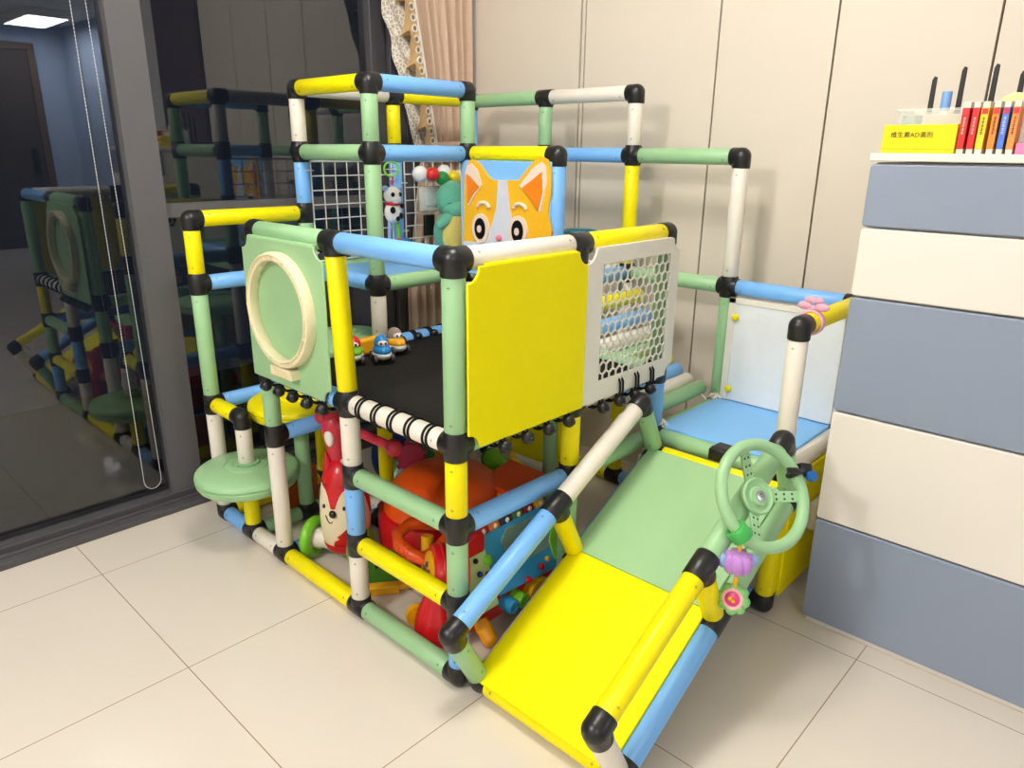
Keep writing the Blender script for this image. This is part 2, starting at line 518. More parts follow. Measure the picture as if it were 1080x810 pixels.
pole(120, 40, [(0, 40, Y), (40, 80, W), (80, 120, Y), (120, 140, W)])
pole(120, 0, [(0, 40, W), (40, 80, G), (80, 120, W)])
pole(120, -40, [(0, 40, W), (40, 80, W)])
pole(80, -40, [(0, 40, Y), (40, 80, W)])
for a, b, m in [
    ((0, 0, 100), (40, 0, 100), W), ((40, 0, 100), (80, 0, 100), Y), ((0, 0, 60), (40, 0, 60), G), ((40, 0, 60), (80, 0, 60), W),
    ((0, 0, 40), (40, 0, 40), B), ((40, 0, 40), (80, 0, 40), G),
    ((0, 0, 100), (0, 40, 100), B), ((0, 40, 100), (0, 80, 100), G), ((0, 0, 60), (0, 40, 60), W), ((0, 40, 60), (0, 80, 60), B),
    ((0, 0, 40), (0, 40, 40), G), ((0, 0, 20), (0, 40, 20), Y), ((0, 0, 0), (0, 40, 0), G), ((0, 40, 0), (0, 80, 0), Y),
    ((0, 80, 0), (0, 100, 0), W), ((0, 100, 0), (0, 120, 0), B), ((0, 100, 40), (0, 120, 40), Y),
    ((0, 80, 40), (40, 80, 40), B), ((0, 80, 0), (40, 80, 0), B), ((0, 80, 60), (40, 80, 60), G), ((40, 80, 60), (80, 80, 60), B),
    ((80, 0, 60), (80, 40, 60), G), ((80, 40, 60), (80, 80, 60), W),
    ((0, 120, 100), (40, 120, 100), Y), ((0, 120, 80), (40, 120, 80), B), ((0, 120, 40), (40, 120, 40), B), ((0, 120, 0), (40, 120, 0), Y),
    ((0, 100, 0), (20, 100, 0), G), ((20, 100, 0), (40, 100, 0), G), ((40, 80, 0), (40, 100, 0), W), ((40, 100, 0), (40, 120, 0), B),
    ((40, 80, 140), (40, 120, 140), Y), ((40, 80, 120), (40, 120, 120), G), ((40, 80, 80), (40, 120, 80), B),
    ((40, 80, 140), (80, 80, 140), B), ((40, 80, 120), (80, 80, 120), B), ((40, 80, 80), (80, 80, 80), G),
    ((40, 120, 140), (80, 120, 140), W), ((40, 120, 80), (80, 120, 80), G), ((80, 120, 140), (120, 120, 140), Y), ((80, 120, 80), (120, 120, 80), W),
    ((120, 80, 140), (120, 120, 140), G), ((120, 40, 140), (120, 80, 140), W), ((120, 40, 120), (120, 80, 120), B),
    ((120, 0, 120), (120, 40, 120), G), ((120, 0, 80), (120, 40, 80), G), ((120, 40, 80), (120, 80, 80), W), ((120, 80, 80), (120, 120, 80), W),
    ((80, 40, 120), (80, 80, 120), Y), ((80, 40, 80), (80, 80, 80), W), ((80, 40, 80), (120, 40, 80), B),
    ((80, 0, 40), (120, 0, 40), G), ((80, -40, 40), (120, -40, 40), W), ((80, -40, 40), (80, 0, 40), G), ((80, -40, 0), (80, 0, 0), B),
    ((120, -40, 80), (120, 0, 80), B), ((120, -40, 40), (120, 0, 40), W), ((80, -40, 80), (120, -40, 80), Y),
    ((120, 0, 0), (120, 40, 0), B), ((120, 40, 0), (120, 80, 0), Y), ((120, 80, 0), (120, 120, 0), W), ((80, 40, 0), (80, 80, 0), Y)]:
    T(a, b, m)
T((20, 100, 0), (20, 100, 39), G, False)
T((40, 100, 0), (40, 100, 57), G, False)
LINKS[(20, 100, 39)] = []; LINKS[(40, 100, 57)] = []
T((0, 100, 0), (0, 100, 18), Y, False)
T((0, 100, 22), (0, 100, 40), W, True)
LINKS[(0, 100, 18)] = []; LINKS[(0, 100, 22)] = []
for p, qs in LINKS.items():
    if not qs: continue
    P0 = N(p)
    mb = MB().ell(P0, R + .32, seg=24)
    for q in qs:
        d = (N(q) - P0).normalized()
        L_ = 5.6 if p == (40, 0, 100) and d.z < -.5 else 3.35
        mb.lathe([(R + .05, 0), (R + .28, .2), (R + .28, L_ - .25), (R + .12, L_), (R - .3, L_)], P0, d, 32)
    mb.build('connector', K, PF)
# panels
fr = MB().prism(notched(.5, 59.4, 40, 98.8, 3.3, (1, 1, 1, 0)), XZ, -3.7, -3.05).box((6.2, -3.6, 97.6), (36, -1.8, 99.1))
o = fr.build('panel', YP, PF, bevel=.25); o['label'] = 'flat yellow panel'
mb = MB()
hx0, hx1, hz0, hz1 = 46, 77, 65, 95
x0, x1, z0, z1 = 40, 81.4, 59.8, 98.8
def arc(cx, cz, a0, a1, r=3.3, n=6): return [(cx + r * math.cos(math.radians(a0 + (a1 - a0) * i / n)), cz + r * math.sin(math.radians(a0 + (a1 - a0) * i / n))) for i in range(n + 1)]
left = [(x0, z0), (hx0, z0), (hx0, z1)] + arc(x0, z1, 0, -90)
right = [(hx1, z0)] + arc(x1, z0, 180, 90) + arc(x1, z1, 270, 180) + [(hx1, z1)]
mb.prism(left, XZ, -3.7, -3.05); mb.prism(right, XZ, -3.7, -3.05); mb.box((44, -3.6, 97.6), (77.5, -1.8, 99.1))
mb.box((hx0, -3.7, z0), (hx1, -3.05, hz0)); mb.box((hx0, -3.7, hz1), (hx1, -3.05, z1))
pit = 2.95; ro = pit / math.sqrt(3); ri = ro - .24
row = 0; z = hz0 + .6
while z < hz1 + .3:
    x = hx0 + (pit / 2 if row % 2 else 0) + .6
    while x < hx1 + .4:
        o6 = [(x + ro * math.sin(PI / 3 * k), z + ro * math.cos(PI / 3 * k)) for k in range(6)]
        i6 = [(x + ri * math.sin(PI / 3 * k), z + ri * math.cos(PI / 3 * k)) for k in range(6)]
        for k in range(6):
            j = (k + 1) % 6
            mb.prism([o6[k], o6[j], i6[j], i6[k]], XZ, -3.6, -3.2)
        x += pit
    z += ro * 1.5; row += 1
o = mb.build('panel', WP, PF); o['label'] = 'white panel pierced with honeycomb holes'
mb = MB().prism(notched(42.2, 59.6, 81.2, 98.8, 3.3, (1, 1, 1, 0)), YZ, -3.7, -3.05).box((-3.6, 46.4, 97.6), (-1.8, 77.8, 99.1))
o = mb.build('panel', GP, PF, bevel=.25); o['label'] = 'green panel with a raised ivory ring'
# ivory ring frame on the green panel
rg = MB()
rcy, rcz, rx = 61.4, 81, -3.7
rg.lathe([(13.2, 0), (15.0, 0), (15.2, 1.6), (14.9, 2.6), (14.5, 2.8), (14.3, 2.2), (13.7, 2.2), (13.5, 2.8), (13.0, 2.6), (12.9, .8)], (rx, rcy, rcz), (-1, 0, 0), 64, closed=True)
for k in range(16):
    a = 2 * PI * k / 16
    c = Vector((rx - 2.3, rcy + 14.1 * math.cos(a), rcz + 14.1 * math.sin(a)))
    rg.obox(c, (.35, 0, 0), (0, .9 * math.cos(a), .9 * math.sin(a)), (0, -.22 * math.sin(a), .22 * math.cos(a)))
rg.box((rx - 2.6, rcy - 5.2, rcz - 17.8), (rx, rcy + 5.2, rcz - 15.2))
for k in range(10): rg.box((rx - 2.9, rcy - 4.8 + k, rcz - 17.4), (rx - 2.5, rcy - 4.4 + k, rcz - 15.6))
rg.build('ring_frame', IVORY, PF)
# blue panel behind the felt dog, platforms
MB().prism(notched(40, 80, 80, 118, 4, (0, 0, 0, 0)), YZ, 77.0, 78.0).build('panel', BP, PF, bevel=.2)['label'] = 'blue panel behind the felt dog'
for a, b in (((42.5, 82.5), (79.8, 119)), ((80.2, 81), (118.5, 119)), ((81, 42.5), (118.5, 80.6))):
    MB().box((a[0], a[1], 79.6), (b[0], b[1], 80.9)).build('platform', BP, PF, bevel=.3)
MB().box((81.2, -38.6, 41.7), (118.5, -1.0, 42.9)).build('platform', BP, PF, bevel=.3)['label'] = 'low blue platform at the top of the slide'
# white back board of the low platform
o = MB().box((117.2, -38.6, 43.2), (118.4, -2.4, 77)).build('board', mat('glossy_white_board', (238, 240, 240), .25, .5), PF, bevel=.2)
e_ = MB()
for a, b in (((116.9, -4.6, 43.2), (118.6, -2.2, 77.2)), ((116.9, -38.7, 75.4), (118.6, -2.2, 77.2))): e_.box(a, b)
e_.build('board_edge', W, o, bevel=.15)
for z in (47, 71): MB().lathe([(1.1, 0), (1.1, .5), (.7, .9), (.2, .9)], (116.9, -5.0, z), (-1, 0, 0), 20).build('clip', Y, o)
# yellow side panel of the low platform
MB().box((82.7, -43.0, 2), (117.5, -42.0, 38.5)).build('panel', YP, PF, bevel=.3)
MB().box((80, -42.6, 4), (83.2, -41.9, 36.5)).build('panel', YP, PF, bevel=.3)
# trampoline mat
mt = MB().prism(rpoly(3.6, 3.6, 76.4, 76.4, 6), XY, 60.1, 60.5)
mt.prism(rpoly(3.4, 3.4, 76.6, 76.6, 6), XY, 59.7, 60.0)
mt.build('trampoline_mat', KM, PF)
hem = MB()
rp = rpoly(4.4, 4.4, 75.6, 75.6, 6)
hem.path([(a, b, 60.5) for a, b in rp + rp[:1]], .5, 8)
hem.build('mat_hem', KC, PF)
def bungee(c, along, out, down=-1.4, inward=False, front=False):
    """double elastic loop round a tube with its black ball; c = point on the tube axis"""
    c = Vector(c); al = Vector(along); out = Vector(out)
    mb = MB()
    for s in (-.65, .65):
        mb.torus(c + al * s, al, R + .22, .3, 32, 8)
    mb.path([c + Vector((0, 0, R + .2)) - out * .2, c - out * 2.8 + Vector((0, 0, 1.2)), c - out * 5 + Vector((0, 0, .4))], .35, 8)
    if front:
        for s in (-.65, .65): mb.path([c + al * s + Vector((0, 0, 4.6)) + out * 3.0, c + al * s + Vector((0, 0, 3.6)) + out * 3.75, c + al * s + Vector((0, 0, 1)) + out * 3.9, c + al * s + Vector((0, 0, -1.2)) + out * 3.6], .3, 8)
    o = mb.build('bungee_cord', KC, PF)
    bc = c + (out * (R + 1.0) if not inward else -out * (R + 1.0)) + Vector((0, 0, down))
    b = MB().ell(bc, 1.6, seg=18).cyl(bc + out * 1.2, bc + out * 1.7, .55, seg=12)
    b.build('bungee_ball', K, o)
for k in range(5): bungee((0, 7.5 + 6.3 * k, 60), (0, 1, 0), (-1, 0, 0), -2.2, True)
for k in range(5): bungee((-.4, 46.5 + 7 * k, 59.4), (0, 1, 0), (-1, 0, 0), -2.0)
for k in range(4): bungee((11.5 + 7.6 * k, -.4, 59.4), (1, 0, 0), (0, -1, 0), -2.0)
for k in range(4): bungee((48.5 + 7.4 * k, -.4, 59.4), (1, 0, 0), (0, -1, 0), -2.0, False, k > 0)
for k in range(5): bungee((46 + 7 * k, 80, 60), (1, 0, 0), (0, 1, 0), 1.2, True)
# round stepping discs
def step(x, y, z, m, lab):
    prof = [(2.6, -4.6), (6, -4.6), (6.4, -3), (13.8, -3.0), (15.2, -2.6), (15.9, -1.5), (16.1, -.4), (15.7, -.2), (15.9, .1), (16.2, .6), (16, 1.6), (15.2, 2.3), (13, 2.9), (7.2, 3.3), (7.0, 3.1), (6.6, 3.1), (6.4, 3.5), (4.2, 3.7), (4.0, 3.5), (3.4, 3.5), (3.3, 4.4), (2.6, 4.4)]
    mb = MB().lathe(prof, (x, y, z), (0, 0, 1), 56)
    for k in range(22):
        a = 2 * PI * k / 22
        c = Vector((x + 3.5 * math.cos(a), y + 3.5 * math.sin(a), z + 3.9))
        mb.obox(c, (.3 * math.cos(a), .3 * math.sin(a), 0), (-.22 * math.sin(a), .22 * math.cos(a), 0), (0, 0, .5))
    mb.build('step_disc', m, PF)['label'] = lab
step(0, 100, 20.8, G, 'lowest round green step')
step(20, 100, 39.6, Y, 'middle round yellow step')
step(40, 100, 57.4, G, 'highest round green step')
# hanging roller bridge
roll = [(29.8, 73.4, Y), (25.6, 67, B), (22.6, 61.6, W), (20.9, 57.0, G), (16.4, 53.4, Y), (12.2, 49.8, B), (7.9, 47.2, W), (3.0, 45.6, G)]
for k, (y, z, m) in enumerate(roll):
    y += 1.5
    a, b = Vector((82.5, y, z)), Vector((115.5, y, z))
    tube_mesh(a, b, 0, 0, False).build('roller', m, PF)
    c = MB()
for x in (85, 113):
    MB().path([(x, 39.5, 80)] + [(x, y + 1.5, z) for y, z, m in roll] + [(x, 0.5, 42.8)], .35, 8).build('rope', W, PF)
for p in ((81.8, -1.5, 43.2), (116.5, -1.0, 43.2)):
    rk = MB()
    for k in range(7):
        a = k * 2.4
        rk.torus(Vector(p) + Vector((math.cos(a) * 1.2, math.sin(a) * 1.2, .5 * math.sin(k * 1.7))), (math.cos(k), math.sin(k * 2), .6), .9, .35, 16, 6)
    rk.build('rope_knot', W, PF)
MB().torus((91.5, 39, 96.5), (0, 0, 1), 5, .5, 40, 10).torus((91.5, 39, 94.5), (0, 0, 1), 4.8, .4, 40, 10).box((82, 39.2, 94.4), (87.2, 40.8, 97)).build('hoop', mat('teal_plastic', (60, 130, 140), .4), PF)
# loose white base tube and yellow board behind it
tube_mesh((104, 96, 0), (104, 56, 0), 2.9, 0, False).build('tube', [W, SCREW], PF)
MB().ell((104, 96, 0), R + .3).cyl((104, 96, 0), (104, 92.6, 0), R + .28).build('connector', K, PF)
MB().box((108, 52, 0), (109, 92, 22)).build('panel', YP, PF, bevel=.3)

# ------------------------------------------------------------------ slide
SL = thing('toy_slide', 'yellow and green slide leaning on the blue platform of the play frame', 'slide', (38, -26, FL))
s0, s1 = Vector((1.6, 0, .8)), Vector((72.6, 0, 38.0))
sd = (s1 - s0).normalized(); sn = Vector((-sd.z, 0, sd.x))
YL, YR = -6.0, -46.0
def SP(t, y, h=0): return s0 + sd * t + Vector((0, y, 0)) + sn * h
LEN = (s1 - s0).length; MID = LEN / 2
def ST(a, b, m, ga=2.9, gb=2.9): tube_mesh(a, b, ga, gb, True).build('tube', [m, SCREW], SL)
for y, lo, up in ((YL, W, B), (YR, B, G)):
    ST(SP(0, y), SP(MID, y), lo); ST(SP(MID, y), SP(LEN, y), up)
for y, cs in ((YL, (B, W)), (YR, (Y, G))):
    ST(SP(0, y, 20), SP(MID, y, 20), cs[0]); ST(SP(MID, y, 20), SP(LEN, y, 20), cs[1])
for y, cs in ((YL, (G, Y, G)), (YR, (W, Y, G))):
    for t, m in zip((0, MID, LEN), cs): ST(SP(t, y, 1), SP(t, y, 20), m, 2.0, 2.9)
ST(SP(0, YL), SP(0, YR), Y)
ST(SP(LEN, YL), SP(LEN, YR), Y)
for y in (YL, YR):
    for h in (0, 20):
        for t in (0, MID, LEN):
            c = SP(t, y, h); mb = MB().ell(c, R + .32)
            dirs = [sd] if t == 0 else ([-sd] if t == LEN else [sd, -sd])
            if h: dirs.append(-sn)
            for dv in dirs: mb.lathe([(R + .05, 0), (R + .28, .2), (R + .28, 3.1), (R + .12, 3.35), (R - .3, 3.35)], c, dv, 32)
            mb.build('connector', K, SL)
def deck(t0, t1, m, yl, yr):
    mb = MB()
    mb.obox(SP((t0 + t1) / 2, (yl + yr) / 2, 2.5), sd * (t1 - t0) / 2, Vector((0, abs(yl - yr) / 2, 0)), sn * .45)
    return mb
deck(-1.2, MID, YP, -5.3, -44.6).build('slide_bed', YP, SL, bevel=.25)['label'] = 'yellow lower slide bed'
deck(MID + .1, LEN - 1.0, GP, -5.3, -44.6).build('slide_bed', GP, SL, bevel=.25)['label'] = 'green upper slide bed'
MB().obox((75.4, -24, 42.0), (1.1, 0, .2), (0, 2.4, 0), (0, 0, 1.6)).obox((78.2, -24, 43.0), (2.6, 0, 0), (0, 2.4, 0), (0, 0, .5)).build('hook_clip', K, SL, bevel=.3)
MB().path([(73.5, -4.2, 37), (70.5, -2.2, 36.5), (68.8, -2.4, 33), (67.5, -2.6, 28)], .45, 8).build('cord', W, SL)
# steering wheel on the outer hand rail
wa = (Vector((0, -1, 0)) * .80 + sn * .60).normalized()
hub = Vector((44.4, -51, 50.1)) - wa * .6
WR = 11.3
wt = MB().torus(hub, wa, WR, 1.35, 64, 14).build('steering_wheel', G, SL)
HC = hub - wa * 2.4
hb = MB().lathe([(2.0, -2.2), (2.6, -1.8), (3.6, -.6), (4.2, .2), (4.2, .9), (3.8, 1.2), (3.2, .7), (2.2, .6), (2.0, 1.3), (1.2, 1.4), (.3, 1.3)], HC, wa, 36).build('hub', G, wt)
MB().lathe([(1.15, 1.35), (1.15, 1.7), (.5, 1.75), (.45, 1.4)], HC, wa, 20).build('bolt', STEEL, wt)
rv = (r2 - r2.dot(wa) * wa).normalized(); uv = wa.cross(rv)
for ang in (2, 112, 254):
    a = math.radians(ang); dv = rv * math.cos(a) + uv * math.sin(a); sv = wa.cross(dv)
    e0 = HC + dv * 3.4; e1 = hub + dv * 10.6 - wa * .2
    sx = (e1 - e0) / 2; nn = sx.cross(sv).normalized(); nn = nn if nn.dot(wa) > 0 else -nn
    mb = MB().obox((e0 + e1) / 2, sx, sv * 1.25, nn * .35)
    for k in range(3):
        c = e0 + (e1 - e0) * (.25 + .25 * k)
        for q in (-.55, .55): mb.cyl(c + sv * q + nn * .2, c + sv * q + nn * .4, .3, seg=10, mi=1)
    mb.build('spoke', [G, SCREW], wt, bevel=.15)

def wheel_pt(ang, off=0):
    a = math.radians(ang)
    return hub + (rv * math.cos(a) + uv * math.sin(a)) * WR + wa * off
# phone clip on the wheel
p = wheel_pt(30)
t = thing('clip_mount', 'black and blue clamp mount gripping the steering wheel rim', 'clamp', p + Vector((0, 0, -2)))
tg = (rv * -math.sin(math.radians(30)) + uv * math.cos(math.radians(30)))
MB().torus(p, tg, 1.75, .5, 24, 10).build('clamp_ring', K, t)
MB().path([p + wa * 1.6, p + wa * 2.4 - rv * 2, p + wa * 1.6 - rv * 3.6], .7, 10).build('clamp_jaw', K, t)
MB().obox(p + rv * 2.8 + uv * .8, rv * 1.6, uv * 1.5, wa * 1.2).build('clamp_body', K, t, bevel=.3)
MB().cyl(p + rv * 3.4 - uv * .8 + wa * .8, p + rv * 3.4 - uv * .8 + wa * 2.2, 1.2).build('clamp_knob', mat('blue_knob', (30, 100, 170), .35), t)
# rattle hanging from the wheel
p = wheel_pt(228)
t = thing('hanging_rattle', 'baby rattle with lilac plush ball and flower hanging from the steering wheel', 'toy', p + Vector((0, 0, -24)))
tg = (rv * -math.sin(math.radians(228)) + uv * math.cos(math.radians(228)))
GRNC = mat('bright_green_plastic', (70, 180, 84), .35)
MB().lathe([(1.5, -1.5), (2.3, -1.5), (2.5, -1.1), (2.3, 0), (2.5, 1.1), (2.3, 1.5), (1.5, 1.5)], p, tg, 28, closed=True).build('clip_ring', GRNC, t)
q = p + Vector((-.3, -.6, -1.6))
MB().path([q, q + Vector((0, 0, -1)), q + Vector((.1, -.1, -2.4))], .45, 8).build('ribbon', TYEL, t)
b0 = q + Vector((0, 0, -4.9))
pl = MB().ell(b0, (2.9, 2.9, 2.7), seg=24)
for k in range(7):
    a = k * 2 * PI / 7
    pl.ell(b0 + Vector((2.0 * math.cos(a), 2.0 * math.sin(a), -.2)), (1.4, 1.4, 2.3), seg=14)
pl.build('plush_ball', PURP, t)
for s in (-1, 1): MB().ell(b0 + s * r2 * 3.3 + Vector((0, 0, .3)), (1.1, 1.1, 1.6), seg=14).build('plush_flap', LBLUF, t)
MB().path([b0 + Vector((0, 0, -2.4)), b0 + Vector((.1, 0, -4)), b0 + Vector((0, 0, -6))], .5, 8).build('ribbon', TYEL, t)
fc = b0 + Vector((0, 0, -9.2)); fd = (CAMV - fc).normalized() * .8 + Vector((-.4, .1, 0)); fd.normalize()
fu, fv, _ = frame_of(fd)
fl = MB()
for k in range(8):
    a = k * PI / 4
    fl.ell(fc + (fu * math.cos(a) + fv * math.sin(a)) * 2.4, 1.25, seg=12)
fl.lathe([(2.9, -.7), (3.1, 0), (2.9, .7), (.3, .8)], fc, fd, 28)
fl.build('flower_rim', mat('soft_green_plastic', (134, 206, 120), .4), t)
MB().torus(fc + fd * .9, fd, 2.0, .42, 32, 10).build('flower_ring', mat('rose_plastic', (244, 190, 190), .4), t)
MB().lathe([(1.7, .6), (1.6, 1.0), (.9, 1.25), (.2, 1.3)], fc, fd, 24).build('flower_centre', mat('magenta_plastic', (220, 60, 130), .35), t)
MB().ell(fc + fd * 1.2 + fu * .4, .55, seg=12).ell(fc + fd * 1.2 - fu * .4 + fv * .4, .45, seg=12).build('flower_bead', TYEL, t)
# hair tie on the yellow hand rail
t = thing('hair_tie', 'pink sheer hair tie with bow round the short yellow rail', 'hair tie', (87, -40, 76.5))
PT = mat('sheer_pink_fabric', (226, 172, 196), .6, .3, .1, 80)
MB().torus((86.6, -40, 80), (1, 0, .0), 2.95, .42, 36, 10).torus((88.0, -40, 80), (1, 0, .1), 2.9, .35, 36, 10).build('band', PT, t)
bw = MB()
for dy, dz, s in ((-2.2, .8, 1), (2.2, .8, 1), (-1.0, 2.4, .8), (1.0, 2.4, .8)): bw.ell((87, -40 + dy, 83.3 + dz), (.7 * s, 1.9 * s, 1.1 * s), seg=14)
bw.ell((87, -40, 83.6), .8, seg=12)
bw.build('bow', PT, t)
# white pouch hung on the yellow panel
o = MB().box((96, -45.6, 18), (104, -43.15, 27)).build('pouch', mat('white_cloth', (232, 226, 216), .85), None, bevel=.8)
tag(o, 'small white cloth pouch on the yellow side panel beside the chest', 'pouch')

# ------------------------------------------------------------------ wire grids, felt dog, hanging toys
def grid(x0, x1, z0, z1, y, lab):
    mb = MB()
    nx, nz = round((x1 - x0) / 5), round((z1 - z0) / 5)
    for i in range(nx + 1):
        x = x0 + (x1 - x0) * i / nx; mb.cyl((x, y, z0), (x, y, z1), .22 if 0 < i < nx else .32, seg=8)
    for i in range(nz + 1):
        z = z0 + (z1 - z0) * i / nz; mb.cyl((x0, y - .3, z), (x1, y - .3, z), .22 if 0 < i < nz else .32, seg=8)
    for x in (x0, x1):
        for z in ((z0 + 3, z1 - 3) if x0 < 60 else (z0 + 8, z1 - 8)): mb.torus((x + (-1.5 if x == x0 else 1.5), y + .8, z), (0, 0, 1), 2.6, .18, 24, 6)
    o = mb.build('wire_grid', WIRE, None)
    return tag(o, lab, 'wire grid', 'wire grids on the play frame')
grid(42.8, 77.2, 83, 117, 119, 'white wire grid panel in front of the dark window, empty')
grid(83.4, 117, 83, 117, 119, 'white wire grid panel behind the coloured balls and plush dinosaur')
t = thing('felt_dog', 'yellow felt dog face with pointed ears on the blue panel', 'wall decoration', (76.6, 60, 82))
xf = 76.95
head = [(78.8, 84), (78.8, 92), (78.6, 96), (78.3, 104), (78.2, 110), (77.6, 114.5), (76.6, 117), (74.5, 118.3), (72, 117.8), (70, 116.3), (66.3, 112.7), (64.5, 111.9), (53.1, 112.2), (50, 115.2), (46.1, 118.7), (43.4, 119.5), (41, 118.5), (39.7, 115.5), (39.6, 109), (40.6, 103.6), (40, 101), (38.9, 98), (39.3, 92), (39.9, 84)]
MB().prism(head, YZ, xf - .6, xf).build('head', FY, t)
MB().prism([(61.8, 112.0), (58, 112.1), (56.6, 103), (54.8, 98), (50, 92.2), (40.2, 91.6), (40.3, 84), (78.4, 84), (78.4, 91), (68, 91.6), (65, 97), (62.6, 103)], YZ, xf - .9, xf - .6).build('muzzle', FW, t)
for poly in ([(77.3, 113.5), (76.2, 116.4), (74.4, 117), (71.5, 115), (69.3, 110.2), (72.5, 107), (76, 103)], [(43.2, 118), (41.4, 116.5), (41.0, 112), (43.4, 102.6), (47.5, 107), (52.4, 110.6), (47, 116)]):
    MB().prism(poly, YZ, xf - .9, xf - .6).build('ear_lining', FPK, t)
for poly in ([(76.6, 113.6), (74.8, 112.8), (70.4, 109.6), (73.4, 107), (75.9, 104)], [(43, 115), (46, 113), (51, 110), (47, 106.4), (44.2, 103.4), (42.6, 109)]):
    MB().prism(poly, YZ, xf - 1.2, xf - .9).build('inner_ear', FO, t)
for ey, ez in ((69.8, 96), (52.6, 96.4)):
    MB().prism(disc(ey, ez, 4.0, 4.9), YZ, xf - 1.25, xf - .6).build('eye_patch', FPK, t)
    MB().prism(disc(ey, ez, 2.5, 3.5), YZ, xf - 1.5, xf - 1.2).build('eye', FB, t)
    MB().prism(disc(ey + .1, ez - .1, 1.0, 1.2), YZ, xf - 1.7, xf - 1.45).build('pupil', FPK, t)
for ey, ez in ((68.6, 103.6), (52.2, 104)):
    MB().path([(xf - .8, ey + 2.6 * math.cos(a), ez + 1.6 * math.sin(a) - .6) for a in [PI * k / 10 for k in range(11)]], .6, 8).build('eyebrow', FPK, t)
MB().ell((xf - 1.2, 61, 93.6), (.6, 1.3, 1.1), seg=16).build('nose', FN, t)

# coloured balls strung along the grid
for (x, z, y, r, m, lab) in [(88.9, 112.2, 116.2, 3.1, 'white', 'leftmost white ball on the wire grid'), (92.2, 112.2, 112.6, 2.6, 'red', 'red ball on the wire grid'),
        (95.4, 111.8, 116.6, 2.9, 'white', 'white ball between the red and green balls'), (97.6, 110.6, 113.4, 2.7, 'green', 'green ball on the wire grid'),
        (101.6, 112.8, 116.6, 2.8, 'white', 'white ball between the green and yellow balls'), (103.8, 110.9, 113.6, 2.7, 'yellow', 'yellow ball on the wire grid'), (109.5, 111, 116.4, 2.6, 'white', 'white ball right of the yellow ball, next to the felt dog')]:
    m_ = {'white': mat('ball_white', (240, 240, 236), .3), 'red': mat('ball_red', (226, 36, 36), .28), 'green': mat('ball_green', (30, 160, 76), .28), 'yellow': mat('ball_yellow', (244, 214, 30), .28)}[m]
    o = MB().ell((x, y, z), r, seg=28).cyl((x, y, z), (x, 118.9, z + .5), .25, seg=8).build('toy_ball', m_, None)
    tag(o, lab, 'ball', 'balls on the wire grid')
t = thing('light_switch', 'white toy light switch plate on the wire grid', 'switch', (95, 117, 98))
MB().prism(rpoly(89.6, 98.4, 100.2, 107.6, .8), XZ, 116.6, 118.3).build('switch_plate', WP, t, bevel=.2)
MB().prism(rpoly(92, 100.2, 98, 105.6, .5), XZ, 116.1, 116.6).build('rocker', mat('switch_grey', (214, 220, 216), .4), t, bevel=.15)
o = MB().box((91.5, 117, 88.5), (96.5, 118.4, 96.6)).build('busy_board_block', K, None, bevel=.4)
tag(o, 'small black busy-board block under the white switch', 'toy')
t = thing('plush_dinosaur', 'green plush dinosaur with yellow belly sitting beside the felt dog', 'plush toy', (104, 110, 80.9))
MB().ell((104.2, 111.5, 102.5), (7.0, 5.0, 7.4)).ell((104, 109.4, 98.8), (6.0, 4.6, 4.0)).ell((104, 112, 90), (8, 5.4, 9)).build('body', TEAL, t)
MB().path([(104.2 + 5.9 * math.cos(a) , 107.0 + 1.2 * (math.cos(a) ** 2), 101.4) for a in [PI + .5 + (PI - 1) * k / 8 for k in range(9)]], .14, 6).build('mouth_seam', mat('dark_seam', (40, 90, 80), .9), t)
MB().path([(100, 109, 96.0), (96.5, 107.5, 94.6), (93.4, 107, 93.6)], [2.4, 2.1, 1.5]).ell((93.4, 107, 93.6), 1.5, seg=14).build('arm', TEAL, t)
MB().path([(108.5, 110, 97), (112, 108.5, 94.2), (115, 108, 93)], [2.6, 2.2, 1.4]).ell((115, 108, 93), 1.4, seg=14).build('arm', TEAL, t)
MB().ell((102.6, 107.2, 89.4), (7.2, 3.2, 7.6)).build('belly', YELPL, t)
MB().ell((99.5, 105, 83.4), (3, 3.6, 2.4)).build('foot', YELPL, t)
MB().ell((108.5, 105, 83.4), (3, 3.6, 2.4)).build('foot', YELPL, t)
t.location.x -= .034
t = thing('bead_string', 'short string of orange and red beads in front of the plush dinosaur', 'beads', (101, 103.5, 86))
for k, (dz, m) in enumerate(((95, ORG), (91.6, ORG), (88.8, RED), (86.6, ORG))): MB().ell((104.3, 103.2, dz), (1.0, 1.0, 1.15), seg=14).build('bead', m, t)
MB().path([(106, 103.6, 98.5), (104.6, 103.2, 97.5), (104.3, 103.2, 95), (104.3, 103.2, 86)], .15, 6).build('string', K, t)
t.location.x -= .04
t = thing('hanging_cow_toy', 'black and white plush animal hanging by a green ring', 'plush toy', (74.6, 116, 90))
px, py = 74.6, 115.4
MB().torus((px + .5, py + .8, 114.2), (.5, 1, 0), 2.6, .4, 32, 8).build('ring', TGRN, t)
MB().path([(px + .3, py, 111.6), (px, py, 108.5)], .35).ell((px + .2, py, 109.8), .7, seg=12).build('strap', DRED, t)
MB().ell((px, py, 104.8), (3.6, 2.8, 3.2)).ell((px, py - 2.2, 103.4), (2.2, 1.2, 1.6)).build('head', WHPL, t)
MB().ell((px, py, 98.6), (3.6, 2.6, 4.0)).build('body', WHPL, t)
ks = MB()
for dx, dz, s in ((-1.6, 105.2, .8), (1.7, 105.2, .8), (-1.8, 99.6, 1.2), (1.9, 97.4, 1.1), (.4, 96.4, .9), (2.6, 101, .9)): ks.ell((px + dx, py - 2.3, dz), (s, .7, s * 1.1), seg=12)
ks.build('patch', BKPL, t)
